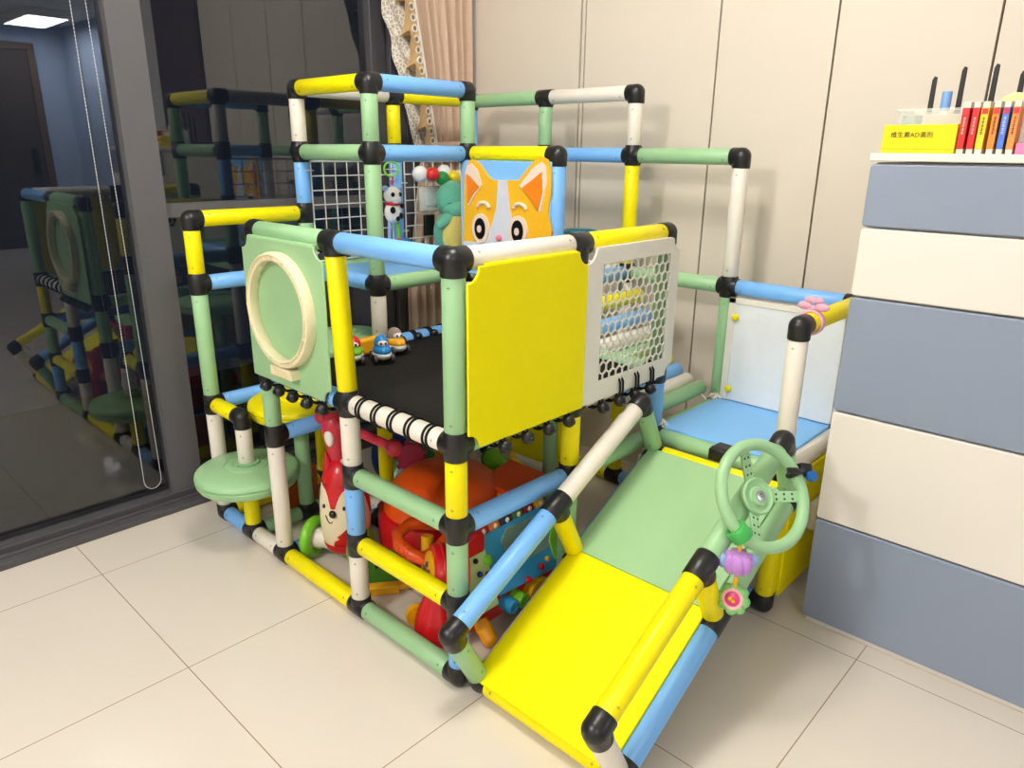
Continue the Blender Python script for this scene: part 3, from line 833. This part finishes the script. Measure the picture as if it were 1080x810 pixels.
for s in (-1, 1): MB().ell((px + s * 3.4, py, 107.4), (1.5, .6, 1.0), seg=14).build('ear', LBLUF, t)
MB().torus((px, py, 101.8), (0, 0, 1), 2.3, .6, 28, 8).build('collar', RED, t)
for s, m in ((-1, LBLUF), (1, TGRN)): MB().path([(px + s * 1.8, py, 96), (px + s * 2.1, py, 92), (px + s * 2.2, py, 88.6)], .7).build('leg', m, t)
MB().ell((px - 2.2, py, 87.8), (1.6, 1.4, 1.2), seg=14).ell((px + 2.2, py, 87.8), (1.6, 1.4, 1.2), seg=14).build('foot', DRED, t)
o = MB().ell((79.0, 113.8, 84.9), (3.6, 2.6, 4.0)).build('blue_pompom', mat('denim_blue_plush', (66, 110, 170), .95, .1, bump=.5), None)
tag(o, 'small blue plush ball at the foot of the hanging cow toy', 'plush toy')

# ------------------------------------------------------------------ toy cars on the trampoline
WHEEL = mat('dark_grey_wheel', (60, 60, 64), .5)
def toy_car(x, y, ang, body, cab, label, animal=None):
    z = 60.9
    t = thing('toy_car', label, 'toy car', (x, y, z), 'toy cars on the trampoline')
    c, s = math.cos(ang), math.sin(ang)
    def L(a, b, h): return Vector((x + a * c - b * s, y + a * s + b * c, z + h))
    rot = Matrix.Rotation(ang, 3, 'Z')
    MB().ell(L(0, 0, 2.2), (4.6, 2.9, 1.7), rot=rot).build('chassis', mat('pale_grey_bumper', (214, 216, 210), .4), t)
    MB().ell(L(0, 0, 3.4), (4.3, 2.7, 2.0), rot=rot).build('body', body, t)
    MB().ell(L(-.5, 0, 5.2), (2.7, 2.2, 2.7), rot=rot).build('cab', cab, t)
    fc = MB().ell(L(1.7, 0, 5.6), (1.0, 1.5, 1.0), rot=rot)
    fc.build('face', WHPL if animal is None else animal, t)
    for sy in (-.7, .7): MB().ell(L(2.6, sy, 5.8), (.3, .35, .4), seg=10, rot=rot).build('eye', K, t)
    for a in (-2.6, 2.6):
        for b in (-1, 1): MB().cyl(L(a, b * 2.0, 1.3), L(a, b * 3.0, 1.3), 1.3, seg=18).build('wheel', WHEEL, t)
toy_car(27.5, 62.4, math.radians(-115), mat('car_blue', (36, 140, 214), .3), mat('car_blue', (36, 140, 214), .3), 'rounded blue toy car with white face on the trampoline')
toy_car(20.6, 66.8, math.radians(-125), TGRN, mat('car_red', (220, 30, 40), .3), 'red and green toy car on the trampoline beside the yellow post')
toy_car(36.2, 67.0, math.radians(-100), mat('car_amber', (246, 176, 30), .35), mat('animal_grey', (160, 142, 130), .7), 'amber toy truck with grey animal driver on the trampoline')
o = MB().box((24, 70.0, 60.9), (35, 73, 66.2)).build('toy_trailer', mat('car_amber', (246, 176, 30), .35), None, bevel=1.0)
tag(o, 'orange toy trailer behind the blue toy car', 'toy car')

# ------------------------------------------------------------------ toys on the floor under the frame
t = thing('fox_ride_on', 'red and cream fox ride-on toy with green wheel under the frame', 'ride-on toy', (14, 64, FL))
fx, fy = 14.5, 67.5
prof = [(.5, 1.0), (5, 1.2), (6.2, 2.6), (6.8, 4), (7.3, 7), (7.6, 10), (7.7, 13), (7.6, 16), (7.4, 19), (7.0, 22), (6.5, 24.6), (5.8, 27), (4.9, 29), (3.8, 30.6), (2.4, 31.7), (.3, 32.3)]
MB().lathe(prof, (fx, fy, 0), (0, 0, 1), 40).build('body', CREAM, t)
def face_patch(poly, r_off, m, name):
    # a patch hugging the egg body: poly in (angle deg from facing, height)
    mb = MB(); n = 28
    face = math.atan2(CAM[1] - fy, CAM[0] - fx) - .5
    def rad(h):
        for (ra, ha), (rb, hb_) in zip(prof[:-1], prof[1:]):
            if ha <= h <= hb_: return ra + (rb - ra) * (h - ha) / (hb_ - ha)
        return .4
    rows = []
    fine = []
    for (p_, q_) in zip(poly[:-1], poly[1:]):
        m_ = max(1, int(abs(q_[0] - p_[0]) / .5))
        for i in range(m_): fine.append(tuple(p_[j] + (q_[j] - p_[j]) * i / m_ for j in range(3)))
    fine.append(poly[-1])
    for (h, a0, a1) in fine:
        rows.append([Vector((fx + (rad(h) + r_off) * math.cos(face + math.radians(a0 + (a1 - a0) * k / n)), fy + (rad(h) + r_off) * math.sin(face + math.radians(a0 + (a1 - a0) * k / n)), h)) for k in range(n + 1)])
    mb.ring(rows, closed=False, cap0=False, cap1=False)
    o = mb.build(name, m, t)
    so = o.modifiers.new('thick', 'SOLIDIFY'); so.thickness = .0012; so.offset = 0
    return o
face_patch([(18.2, 5, -5), (20, 9, -9), (22, 15, -14), (23.6, 24, -22), (24.6, 40, -36), (25.2, 62, -60), (25.6, 179, -179), (31, 179, -179), (32.2, 179, -179)], .16, RED, 'hood')
for sgn in (1, -1):
    face_patch([(14, sgn * 100, sgn * 179), (19, sgn * 88, sgn * 179), (22.5, sgn * 80, sgn * 179), (25.7, sgn * 60, sgn * 179)], .16, RED, 'hood')
face_patch([(1.6, -179, 179), (4.4, -179, 179), (5.2, -120, 120)], .16, RED, 'bib')
face_patch([(5, -6, 58), (7, -2, 60), (8.2, 12, 60), (8.8, 6, 60), (10.4, 20, 60), (11.2, 26, 52), (12.2, 38, 42)], .2, RED, 'tail')
face = math.atan2(CAM[1] - fy, CAM[0] - fx) - .5
def fpt(a, h, r): return Vector((fx + r * math.cos(face + math.radians(a)), fy + r * math.sin(face + math.radians(a)), h))
MB().ell(fpt(0, 16.6, 7.9), (1.0, 1.3, 1.2), seg=16).build('nose', K, t)
for a in (26, -26): MB().ell(fpt(a, 18.4, 7.5), (.5, .5, .7), seg=12).build('eye', K, t)
MB().path([fpt(-2 - a, 13.4 + .016 * (a - 6) ** 2, 7.8) for a in range(0, 19, 3)], .14, 6).build('mouth', K, t)
for a in (62, -62): MB().cyl(fpt(a, 28.5, 4.0), fpt(a, 34.5, 4.6), 1.9, .2, seg=16).build('ear', RED, t)
ax0, ax1 = Vector((8.0, 76.5, 4.0)), Vector((15.2, 61.2, 4.0))
adx = (ax1 - ax0).normalized()
MB().lathe([(.5, 1), (3.2, 1.2), (3.4, 3), (2.8, 5), (3.6, 8), (3.8, 10), (3.2, 12), (2.8, 14), (3.2, 15.8), (.5, 16.2)], ax0, adx, 28).build('axle', W, t)
for c in (ax0 + adx * .2, ax1 - adx * .2): MB().torus(c, adx, 5.0, 1.75, 44, 14).lathe([(.4, -.6), (4, -.7), (4, .7), (.4, .6)], c, adx, 28, 1).build('wheel', [TGRN, W], t)
st = MB().lathe([(2.2, 31.0), (2.8, 33), (3.8, 38), (4.4, 42), (4.0, 44.4), (2.8, 45.8), (.4, 46.4)], (fx - .6, fy + 1.2, 0), (0, 0, 1), 28).build('handle_stem', DRED, t)
MB().ell((fx - .6 - 3.2, fy + 1.2 - 1.2, 39.6), (1.3, 1.9, 3.1), seg=18).build('stem_badge', W, st)
h0, h1 = Vector((12, 72.5, 44.6)), Vector((14.5, 41.5, 42.8))
MB().cyl(h0, h1, 1.35).ell(h0, 2.4, seg=18).ell(h1, 2.5, seg=18).build('handlebar', DRED, t)
MB().cyl((fx - 1.6, fy - 3.4, 32.6), (fx - 2.1, fy - 4, 32.6), .9, seg=14).build('bolt', STEEL, t)

t = thing('ride_on_car', 'orange ride-on toy with red sides and a front handle behind the tubes', 'ride-on toy', (38, 46, FL))
prof = [(17.5, 1), (19, 4), (19.6, 9), (19, 14), (17, 18.5), (13.5, 22), (8.5, 24), (.5, 24.6)]
rs = []
for r, h in prof:
    rs.append([Vector((43 + r * 1.06 * math.cos(2 * PI * k / 40), 53 + r * .98 * math.sin(2 * PI * k / 40), h)) for k in range(40)])
MB().ring(rs).build('hood', ORG, t)
rs = []
for r, h in [(20.2, -1), (21, 2), (21.2, 9), (20.6, 12), (19.4, 12.2)]:
    rs.append([Vector((43 + r * 1.06 * math.cos(2 * PI * k / 40), 53 + r * .98 * math.sin(2 * PI * k / 40), h)) for k in range(40)])
MB().ring(rs).build('side_skirt', RED, t)
hc = Vector((17.5, 34, 16.5))
hp = [(0, 6.5, 2), (-4.6, 6, 1.6), (-6.2, 3, .6), (-6.2, -3, -.6), (-4.6, -6, -1.6), (0, -6.5, -2), (5, -5.6, -1), (7, -4, 0)]
hd = Vector((.0, 1, 0)); ho = Vector((1, 0.0, .18)).normalized()
hpts = [hc + ho * a + Vector((0, b * .9, c)) for a, b, c in hp]
hm = MB().path(hpts, [1.7, 1.8, 1.9, 1.9, 1.9, 1.8, 1.8, 1.8], 12)
hm.path([hc + Vector((0, 5.8, 2)), hc + Vector((7, 3, 2.2)), hc + Vector((12, 2, 2))], [1.8, 2.2, 2.6], 12)
for k in range(5): hm.torus(hc + ho * -6.2 + Vector((0, 2.6 - 1.3 * k, .4 - .25 * k)), (0, 1, 0), 1.9, .22, 20, 6)
hm.build('handle', ORG, t)
MB().cyl((19, 34, 3), (21, 36, 15), 1.8).build('handle_post', TYEL, t)
MB().box((24, 33, 0), (32, 42, 9)).build('footwell', mat('petrol_blue_plastic', (24, 90, 150), .4), t, bevel=.8)
MB().obox((59, 38, 19.5), (7.5, 0, 1.5), (0, 8, 0), (-.3, 0, 1.2)).build('seat_back', ORG, t, bevel=.9)
MB().obox((59.3, 38, 17.8), (8.2, 0, 1.6), (0, 8.7, 0), (-.1, 0, .6)).build('seat_trim', TYEL, t, bevel=.5)
MB().box((48, 32, -1), (66, 44, 16.5)).build('seat_base', RED, t, bevel=1.2)
for x, y in ((34, 29), (62, 29.5), (34, 76), (60, 74)): MB().cyl((x, y - 1.5, .7), (x, y + 1.5, .7), 3.5, seg=28).build('wheel', K, t)

t = thing('building_board', 'dark green toy board with round holes beside the white post', 'toy', (14, 45, FL))
gm = MB()
gm.obox((14.0, 47.2, 3.4), (4.6, -3.0, 0), (.4, .65, 0), (0, 0, 5.0))
gm.build('board', DGRN, t, bevel=.4)
for k in (-1, 1):
    c = Vector((14.0, 47.2, 4.0)) + Vector((5.6, -3.4, 0)).normalized() * 2.4 * k + Vector((-.4, -.72, 0))
    MB().torus(c, (.52, .85, 0), 1.0, .28, 20, 8).lathe([(.9, -.05), (.05, -.06)], c, (.52, .85, 0), 16, 1).build('hole', [DGRN, K], t)
MB().obox((10.4, 43.8, -1.2), (3.8, -2.7, 0), (.9, 1.2, 0), (0, 0, 1.4)).obox((16.6, 39.9, -.9), (3.2, -1.6, 0), (.5, .8, 0), (0, 0, .9)).build('foot_bar', TYEL, t, bevel=.4)

# musical walker: long side faces the slide
t = thing('baby_walker', 'red musical baby walker with piano keys and yellow wheels under the frame', 'baby walker', (28, 13, FL))
MB().prism([(8, .5), (52, .5), (54, 4), (53, 9), (46, 11), (30, 8.5), (14, 8.5), (8, 6)], XZ, 8.5, 20).build('base', RED, t, bevel=.8)
def slope(x, s, off=0):   # point on the front board: s from 0 bottom to 1 top
    return Vector((x, 8.0 + 7.0 * s - off * .93, 8 + 15 * s + off * .37))
def sheet(name, pts, th, m, bev=.3):
    poly = pts; mb = MB()
    lo = [slope(x, s, 0) for x, s in poly]; hi = [slope(x, s, th) for x, s in poly]
    n = len(poly)
    mb.add(lo + hi, [tuple(range(n)), tuple(range(2 * n - 1, n - 1, -1))] + [(k, (k + 1) % n, n + (k + 1) % n, n + k) for k in range(n)])
    return mb.build(name, m, t, bevel=bev)
sheet('front_board', [(21, 0), (50, -.1), (54, .15), (53, .3), (51, .4), (51, 1), (22, 1), (20, .7)], 1.4, TBLU)
sheet('play_panel', [(8.5, -.1), (20, -.1), (21, .8), (18, .95), (8.5, .9)], 1.6, PGRN)
sheet('window', [(27, .3), (46, .3), (46, .9), (30, .95), (27, .8)], 1.7, mat('dusky_picture_panel', (120, 150, 140), .4, var=.3, scale=60))
sheet('rim', [(44, .05), (50, .05), (50, .55), (46, .6), (43.6, .4)], 1.9, TGRN)
for x, s, r_, m in ((11.5, .55, 1.3, mat('olive_dial', (96, 92, 40), .4)), (16.5, .7, .7, K), (13.5, .2, 1.5, CREAM), (17.2, .3, 1.4, TYEL), (16.6, .48, .8, DBLU), (19.2, .42, .8, RED), (10.4, .1, 1.1, CREAM), (20.5, .62, 1.5, TGRN), (38, .08, 1.0, RED), (32, .0, 1.0, RED), (41, .15, .8, TYEL)):
    c = slope(x, s, 1.6); MB().lathe([(r_, 0), (r_, .5), (r_ * .7, .8), (.1, .85)], c, (0, -.93, .37), 18).build('button', m, t)
for k, m in enumerate((DRED, mat('key_orange', (226, 120, 50), .4), mat('key_navy', (30, 60, 90), .4), mat('key_green', (60, 110, 60), .4), mat('key_plum', (130, 30, 60), .4), TYEL)):
    x = 22.5 + 4.6 * k
    MB().obox((x, 15.6, 25.0), (1.9, 0, 0), (0, 2.1, 4.0), (0, -.45, .28)).build('piano_key', m, t, bevel=.3)
    MB().ell((x, 14.3, 24.2), (.7, .5, .8), seg=10).build('key_motif', CREAM, t)
MB().prism([(11, 12), (20.8, 12), (21.4, 25), (18, 27), (13, 25), (11, 20)], XZ, 12, 18).build('hood', RED, t, bevel=1.2)
lc = Vector((6.4, 17.6, 17.6)); ld = Vector((-.72, .42, .12)).normalized()
MB().lathe([(.5, -9), (6.6, -9), (7.4, -6), (7.4, -1.2), (7.0, -.3), (6.2, 0), (.4, .1)], lc, ld, 40).build('boiler', RED, t)
MB().torus(lc + ld * -2.2, ld, 7.45, .45, 40, 8).torus(lc + ld * -5, ld, 7.4, .4, 40, 8).build('boiler_ring', RED, t)
MB().lathe([(5.6, -.1), (5.6, .5), (5.0, .7), (.2, .7)], lc, ld, 32).build('face_plate', TYEL, t)
fm = MB(); fu, fv, _ = frame_of(ld)
for a in range(5): fm.ell(lc + ld * .75 + fu * (2.2 * math.cos(a * 1.25)) + fv * (2.2 * math.sin(a * 1.25)), .75, seg=10)
fm.build('face_print', mat('dark_brown_print', (90, 60, 30), .5), t)
sk = []
for r_, h in ((3.4, 12.5), (3.6, 9.0), (4.6, 6.4), (5.6, 4.2), (6.2, 2), (6.6, -.5), (6.6, -2.4)):
    sk.append([Vector((9.3 + r_ * (1 + .05 * math.cos(9 * a)) * math.cos(a) * .95, 18.2 + r_ * (1 + .05 * math.cos(9 * a)) * math.sin(a), h)) for a in [2 * PI * k / 54 for k in range(54)]])
MB().ring(sk).build('cow_catcher', RED, t)
MB().cyl((7.4, 24.4, .4), (8.2, 26.0, .4), 3.1, seg=24).build('wheel', TYEL, t)
MB().cyl((36.5, 5.4, 2.2), (36.5, 8.4, 2.2), 4.9, seg=36).lathe([(1.4, 0), (1.4, .4), (.1, .5)], (36.5, 5.4, 2.2), (0, -1, 0), 18).build('wheel', TYEL, t)
MB().path([(15.5, 8.6, 2.5), (15.2, 6.0, .8), (15.0, 4.6, -.6)], [2.2, 2.2, 2.1]).ell((15, 4.6, -.6), 2.1).build('wheel', mat('orange_yellow_plastic', (244, 160, 10), .35), t)
for x, m in ((24.4, TBLU), (28.4, TGRN)):
    MB().cyl((x, 4.8, 4.4), (x, 8.6, 4.4), 2.1, seg=24).torus((x, 4.8, 4.4), (0, 1, 0), 1.5, .4, 24, 8).build('roller_knob', m, t)

t = thing('toy_telescope', 'lime green toy telescope lying behind the walker', 'toy', (88, 66, FL))
MB().lathe([(.4, 0), (3.6, .2), (4.2, 2.5), (3.9, 5), (2.8, 7), (2.6, 22), (3.0, 24), (3.0, 27), (.4, 27.2)], (89.5, 79, 5.2), (-.14, -.99, -.06), 32).build('barrel', TGRN, t)
MB().torus((89.5, 79, 5.2), (-.14, -.99, -.06), 3.4, .6, 32, 10).build('end_ring', DGRN, t)
t = thing('giraffe_toy', 'small yellow spotted giraffe toy lying on the lime telescope', 'toy', (86, 64, 6))
MB().ell((87, 62, 6.6), (3.2, 3.0, 3.0)).path([(87, 62.6, 8), (87.4, 65, 11.5), (87.6, 66, 13)], [1.9, 1.4, 1.2]).ell((87.6, 66.4, 13.4), (1.7, 2.2, 1.5)).build('body', mat('giraffe_yellow', (236, 196, 40), .45, var=.2, scale=80), t)
for s in (-1, 1): MB().cyl((87.6 + s * .8, 66.6, 14.6), (87.8 + s * 1.1, 66.6, 16.4), .35, seg=8).ell((87.8 + s * 1.1, 66.6, 16.5), .5, seg=8).build('horn', TYEL, t)
for k, (dx, dy) in enumerate(((-1.8, -1.5), (1.8, -1.5), (-1.8, 1.2), (1.8, 1.2))): MB().cyl((87 + dx, 62 + dy, 6), (87 + dx * 1.3, 62 + dy * 1.3, 2.2), .9, .8, seg=10).build('leg', TYEL, t)

t = thing('printed_play_mat', 'crumpled printed play mat with blue, red and green pictures behind the orange toy', 'play mat', (66, 82, FL))
mb = MB(); rows = []
for i in range(25):
    row = []
    for j in range(25):
        x = 45 + 30 * i / 24; y = 76.5 + 20 * j / 24
        u, v = i / 24, j / 24
        h = 17 * math.sin(PI * u) ** .6 * math.sin(PI * v) ** .6 + 2.2 * math.sin(9 * u + 4 * v) * math.sin(PI * u) * math.sin(PI * v) + FL + .6
        row.append(Vector((x, y, h + 8 * v * math.sin(PI * v))))
    rows.append(row)
mb.ring(rows, closed=False, cap0=False, cap1=False)
o = mb.build('mat_sheet', PRINT, t); so = o.modifiers.new('thick', 'SOLIDIFY'); so.thickness = .006; so.offset = 1
o = MB().ell((60, 103.5, 9), (9, 5, 11.6)).build('cushion', DBLU, None)
tag(o, 'royal blue soft toy cushion behind the printed play mat', 'cushion')
o = MB().lathe([(.3, -1.2), (4.6, -1.2), (5, 0), (4.6, 1.2), (.3, 1.2)], (46.5, 74.6, 20), (-.7, -.7, .2), 32)
for k in range(9): o.cyl(Vector((46.5, 74.6, 20)) + Vector((-.7 * 0, 0, 0)) + 4.6 * (frame_of((-.7, -.7, .2))[0] * math.cos(k * .7) + frame_of((-.7, -.7, .2))[1] * math.sin(k * .7)), Vector((46.5, 74.6, 20)) + 5.9 * (frame_of((-.7, -.7, .2))[0] * math.cos(k * .7) + frame_of((-.7, -.7, .2))[1] * math.sin(k * .7)), 1.0, .8, seg=8)
o.cyl((46.5, 74.6, 20), (46.5, 74.6, FL), 1.2, seg=12)
o = o.build('gear_toy', mat('cerise_plastic', (206, 40, 84), .4), None)
tag(o, 'cerise gear wheel toy on a stand beside the yellow post', 'toy')
o = MB().prism(rpoly(14, -2.6, 30, 12, 1), XZ, 108.5, 110.5).build('picture_book', mat('orange_book_cover', (200, 96, 40), .5, var=.3, scale=40), None, bevel=.2)
tag(o, 'orange picture book standing behind the green step post', 'book')

# ------------------------------------------------------------------ curtain and bead chain
t = thing('curtain', 'gathered taupe curtain with lace edge and tan ruffle beside the window', 'curtain', (118, 141, FL))
mb = MB(); rows = []
def ed(z): return 112 - .19 * (z - 121) if z > 121 else 112 - 9 * min(1, (121 - z) / 60)
def le(z): return 103.3 - .27 * (z - 121) if z > 121 else 103.3
def cur_x(z, u):
    e = ed(z) - 3
    return e + u * (137.6 - e)
zs = [258 - 4 * k for k in range(66)]
for z in zs:
    row = []
    g = math.exp(-((z - 121) / 14) ** 2)
    for k in range(181):
        u = k / 180
        row.append(Vector((cur_x(z, u), 138.6 + (1.5 - .7 * g) * math.sin(u * 2 * PI * 8 + .6 * math.sin(z * .03)) + .5 * math.sin(u * 31), max(z, FL + .5))))
    rows.append(row)
mb.ring(rows, closed=False, cap0=False, cap1=False)
o = mb.build('cloth', CURT, t, smooth=80); so = o.modifiers.new('thick', 'SOLIDIFY'); so.thickness = .003
mb = MB().obox((124, 137.6, 120.5), (14.5, 0, .6), (0, 2.6, 0), (0, 0, 4.2)).build('tie_back', CURT, t, bevel=1.2)
rows = []
for z in [256 - 1.5 * k for k in range(92)]:
    x0_, x1_ = le(z), ed(z) - 1
    rows.append([Vector((x0_ + (x1_ - x0_) * j / 14 + .5 * math.sin(z * .4) * (1 - j / 14), 136.4 + .7 * math.sin(z * .45 + j * .8), z)) for j in range(15)])
mb = MB().ring(rows, closed=False, cap0=False, cap1=False)
o = mb.build('lace_edge', LACE, t, smooth=80); so = o.modifiers.new('thick', 'SOLIDIFY'); so.thickness = .002
rows = []
for z in [256 - .7 * k for k in range(200)]:
    e = ed(z)
    ph = z * 2 * PI / 11.5
    rows.append([Vector((e - 6.6 * (1 - j / 10) - 2.0 * math.sin(ph) * (1 - j / 10) ** 1.5, 135.2 - 2.6 * (1 - j / 10) * (1 + math.sin(ph + 1.1)) - .5 * math.sin(2 * ph) * (1 - j / 10), z + 3.4 * math.cos(ph) * (1 - j / 10))) for j in range(11)])
mb = MB().ring(rows, closed=False, cap0=False, cap1=False)
o = mb.build('ruffle', RUFF, t, smooth=80); so = o.modifiers.new('thick', 'SOLIDIFY'); so.thickness = .002
mb = MB()
rows = []
for z in [256 - 2 * k for k in range(69)]: rows.append([Vector((ed(z) - 1.6 + 4.6 * j / 4, 135.3, z)) for j in range(5)])
mb.ring(rows, closed=False, cap0=False, cap1=False)
for k in range(36):
    z = 254 - 3.8 * k
    mb.torus((ed(z) + .6, 135.0, z), (0, 1, 0), 1.2, .34, 18, 6, 1)
    mb.lathe([(.95, 0), (.9, .12), (.02, .14)], (ed(z) + .6, 135.25, z), (0, -1, 0), 14, 2)
mb.path([(ed(z) + 2.6, 134.9, z) for z in range(256, 116, -4)], .42, 8, 1)
mb.build('ring_trim', [RUFF, mat('white_braid', (240, 234, 224), .8), mat('grey_taupe_cloth', (150, 130, 116), .9)], t)
mb = MB()
ch = []
for k in range(41): ch.append(Vector((-13.2 + .0 * k, 142, 250 - 5.7 * k + 0)))
xl, xr, zb = -18.0, -12.2, 10.0
pts = [Vector((-17.0 + (xl + 17.0) * k / 60, 141.6, 249 - (249 - zb) * k / 60)) for k in range(61)]
arc_ = [Vector(((xl + xr) / 2 - (xr - xl) / 2 * math.cos(a), 141.6, zb - 3.4 * math.sin(a))) for a in [PI * k / 12 for k in range(1, 12)]]
pts2 = [Vector((xr + (-13.8 - xr) * k / 60, 141.6, zb + (249 - zb) * k / 60)) for k in range(61)]
allp = pts + arc_ + pts2
mb.path(allp, .05, 6)
L = 0
for a, b in zip(allp[:-1], allp[1:]):
    n = max(1, int((b - a).length / .9))
    for k in range(n): mb.ell(a + (b - a) * k / n, .2, seg=6)
o = mb.build('blind_chain', mat('white_bead_chain', (228, 228, 226), .4), None)
tag(o, 'white beaded blind chain loop hanging in front of the left window pane', 'blind chain')

# ------------------------------------------------------------------ things on top of the chest
ZT = 121.4
t = thing('medicine_box', 'flat yellow printed box lying on its side at the chest edge', 'box', (88, -58, ZT))
YB = mat('yellow_card', (246, 222, 0), .45, .4)
MB().box((85.6, -65.4, ZT), (92, -50.6, ZT + 6)).build('carton', YB, t, bevel=.12)
MB().box((85.5, -65.42, ZT + .9), (85.6, -50.58, ZT + .98)).build('lid_edge', mat('dark_yellow_card', (200, 178, 0), .5), t)
def text(s, size, loc, m, parent, name='lettering', right=(0, -1, 0), up=(0, 0, 1)):
    c = bpy.data.curves.new(name, 'FONT')
    c.body = s; c.size = size * .01; c.align_x = 'CENTER'; c.extrude = .0003; c.resolution_u = 2
    tmp = bpy.data.objects.new(name, c); COL.objects.link(tmp)
    dg = bpy.context.evaluated_depsgraph_get()
    me = bpy.data.meshes.new_from_object(tmp.evaluated_get(dg))
    bpy.data.objects.remove(tmp)
    o = bpy.data.objects.new(name, me)
    me.materials.clear(); me.materials.append(m)
    COL.objects.link(o); o.parent = parent
    rr, uu = Vector(right), Vector(up)
    MM = Matrix((rr, uu, rr.cross(uu))).transposed().to_4x4()
    MM.translation = (Vector(loc) - Vector(parent['_o'])) * .01
    o.matrix_local = MM
    return o
text('维生素AD滴剂', 1.35, (85.55, -56.6, ZT + 3.4), mat('black_ink', (40, 36, 10), .6), t)
books = [('red', (206, 40, 30), 65.6, 66.9), ('red', (214, 34, 34), 67.5, 68.7), ('yellow', (246, 212, 40), 69.1, 70.4), ('orange', (240, 140, 50), 71.2, 72.4), ('blue', (84, 124, 214), 73.0, 74.1), ('orange', (240, 146, 64), 74.7, 75.9)]
blabs = ['red-spined thin book nearest the yellow box', 'red-spined thin book, second from the yellow box', 'yellow-spined thin book in the row', 'orange-spined thin book between the yellow and blue spines', 'blue-spined thin book in the row', 'orange-spined thin book at the right end of the row']
PAPER = mat('book_paper', (238, 230, 212), .8, .2)
for k, (nm, c, y0, y1) in enumerate(books):
    t = thing('thin_book', blabs[k], 'book', (92, -(y0 + y1) / 2, ZT), 'books on the chest')
    m = mat('spine_%s_%d' % (nm, k), c, .45)
    lean = .0
    MB().box((86.4, -y1, ZT), (99, -y0, ZT + 10.4)).build('page_block', PAPER, t, bevel=.08)
    o = MB().box((86.2, -y1 - .04, ZT + 1.0), (98.9, -y0 + .04, ZT + 9.2)).build('cover', m, t, bevel=.08)
    MB().box((86.15, -y1 + .1, ZT + 7.9), (86.22, -y0 - .1, ZT + 9.0)).build('spine_band', mat('spine_badge', (220, 50, 60), .5), t)
    mk = MB(); yc = -(y0 + y1) / 2
    for i in range(5):
        z = ZT + 7.1 - .72 * i
        mk.box((86.12, yc - .24, z), (86.21, yc + .24, z + .09)); mk.box((86.12, yc - .05, z - .3), (86.21, yc + .05, z + .26)); mk.box((86.12, yc - .22, z - .3), (86.21, yc + .22, z - .22))
    mk.build('spine_title', WP if nm in ('red', 'blue') else GROOVE, t)
t = thing('router', 'flat black router with four upright antennas behind the books', 'router', (111, -62, ZT))
MB().box((104, -76, ZT), (118, -50.8, ZT + 3)).build('case', K, t, bevel=.6)
for k, (y, zt_) in enumerate(((-53.4, 138.8), (-59.4, 140.6), (-65.9, 140.8), (-71.2, 139.0))):
    MB().prism([(y - .65, ZT + 2), (y + .65, ZT + 2), (y + .5, zt_ - .6), (y + .1, zt_ + .3), (y - .5, zt_)], YZ, 107.6, 108.3).build('antenna', GROOVE, t, bevel=.15)
t = thing('storage_box', 'clear plastic storage box behind the yellow box', 'storage box', (96, -58, ZT))
MB().box((92.6, -65, ZT), (103, -51, ZT + .3)).box((92.6, -65, ZT), (92.9, -51, ZT + 9.4)).box((102.7, -65, ZT), (103, -51, ZT + 9.4)).box((92.6, -65, ZT), (103, -64.7, ZT + 9.4)).box((92.6, -51.3, ZT), (103, -51, ZT + 9.4)).build('tray', CLEAR, t)
MB().box((92.3, -65.3, ZT + 9.1), (92.7, -50.7, ZT + 9.7)).box((92.3, -51.1, ZT + 9.1), (103.3, -50.7, ZT + 9.7)).build('rim', CLEAR, t)
o = MB().box((94, -64, ZT + .4), (94.6, -56, ZT + 8.4)).build('white_card', PAPER, None, bevel=.1)
tag(o, 'white card leaning inside the clear storage box', 'card')
o = MB().lathe([(1.9, 0), (2, .4), (2, 7.9), (1.8, 8)], (95.4, -53.4, ZT + .35), (0, 0, 1), 24).build('tumbler', mat('pale_teal_glass', (170, 200, 196), .15, var=.2), None)
tag(o, 'pale teal tumbler inside the clear storage box', 'cup')
t = thing('small_bottle', 'small white bottle with a blue cap in the clear storage box', 'bottle', (98.5, -59, ZT + .35))
MB().lathe([(1.5, 0), (1.6, .3), (1.6, 7), (1.1, 8.4), (.9, 9)], (98.5, -59, ZT + .35), (0, 0, 1), 24).build('body', WP, t)
MB().lathe([(1.05, 9), (1.05, 12.9), (.95, 13.1), (.1, 13.1)], (98.5, -59, ZT + .35), (0, 0, 1), 24).build('cap', mat('pale_blue_cap', (120, 164, 220), .4), t)
o = MB().prism([(-74.5, ZT), (-69.6, ZT), (-69.4, ZT + 12), (-71.5, ZT + 13), (-74.7, ZT + 12.6)], YZ, 100.6, 102.6).build('sachet', mat('pale_yellow_film', (232, 226, 160), .3), None, bevel=.4)
tag(o, 'pale yellow sachet standing behind the orange book', 'sachet')
t = thing('acrylic_box', 'clear box of small things right of the books, with a pink base', 'box', (93, -80, ZT))
MB().box((86.6, -88, ZT), (99, -76.3, ZT + 2.2)).build('base', mat('pink_tray', (238, 130, 180), .4), t, bevel=.2)
MB().box((86.8, -88, ZT + 2.2), (98.8, -76.5, ZT + 10.4)).build('lid', CLEAR, t, bevel=.3)

for o in bpy.data.objects:
    if '_o' in o: del o['_o']
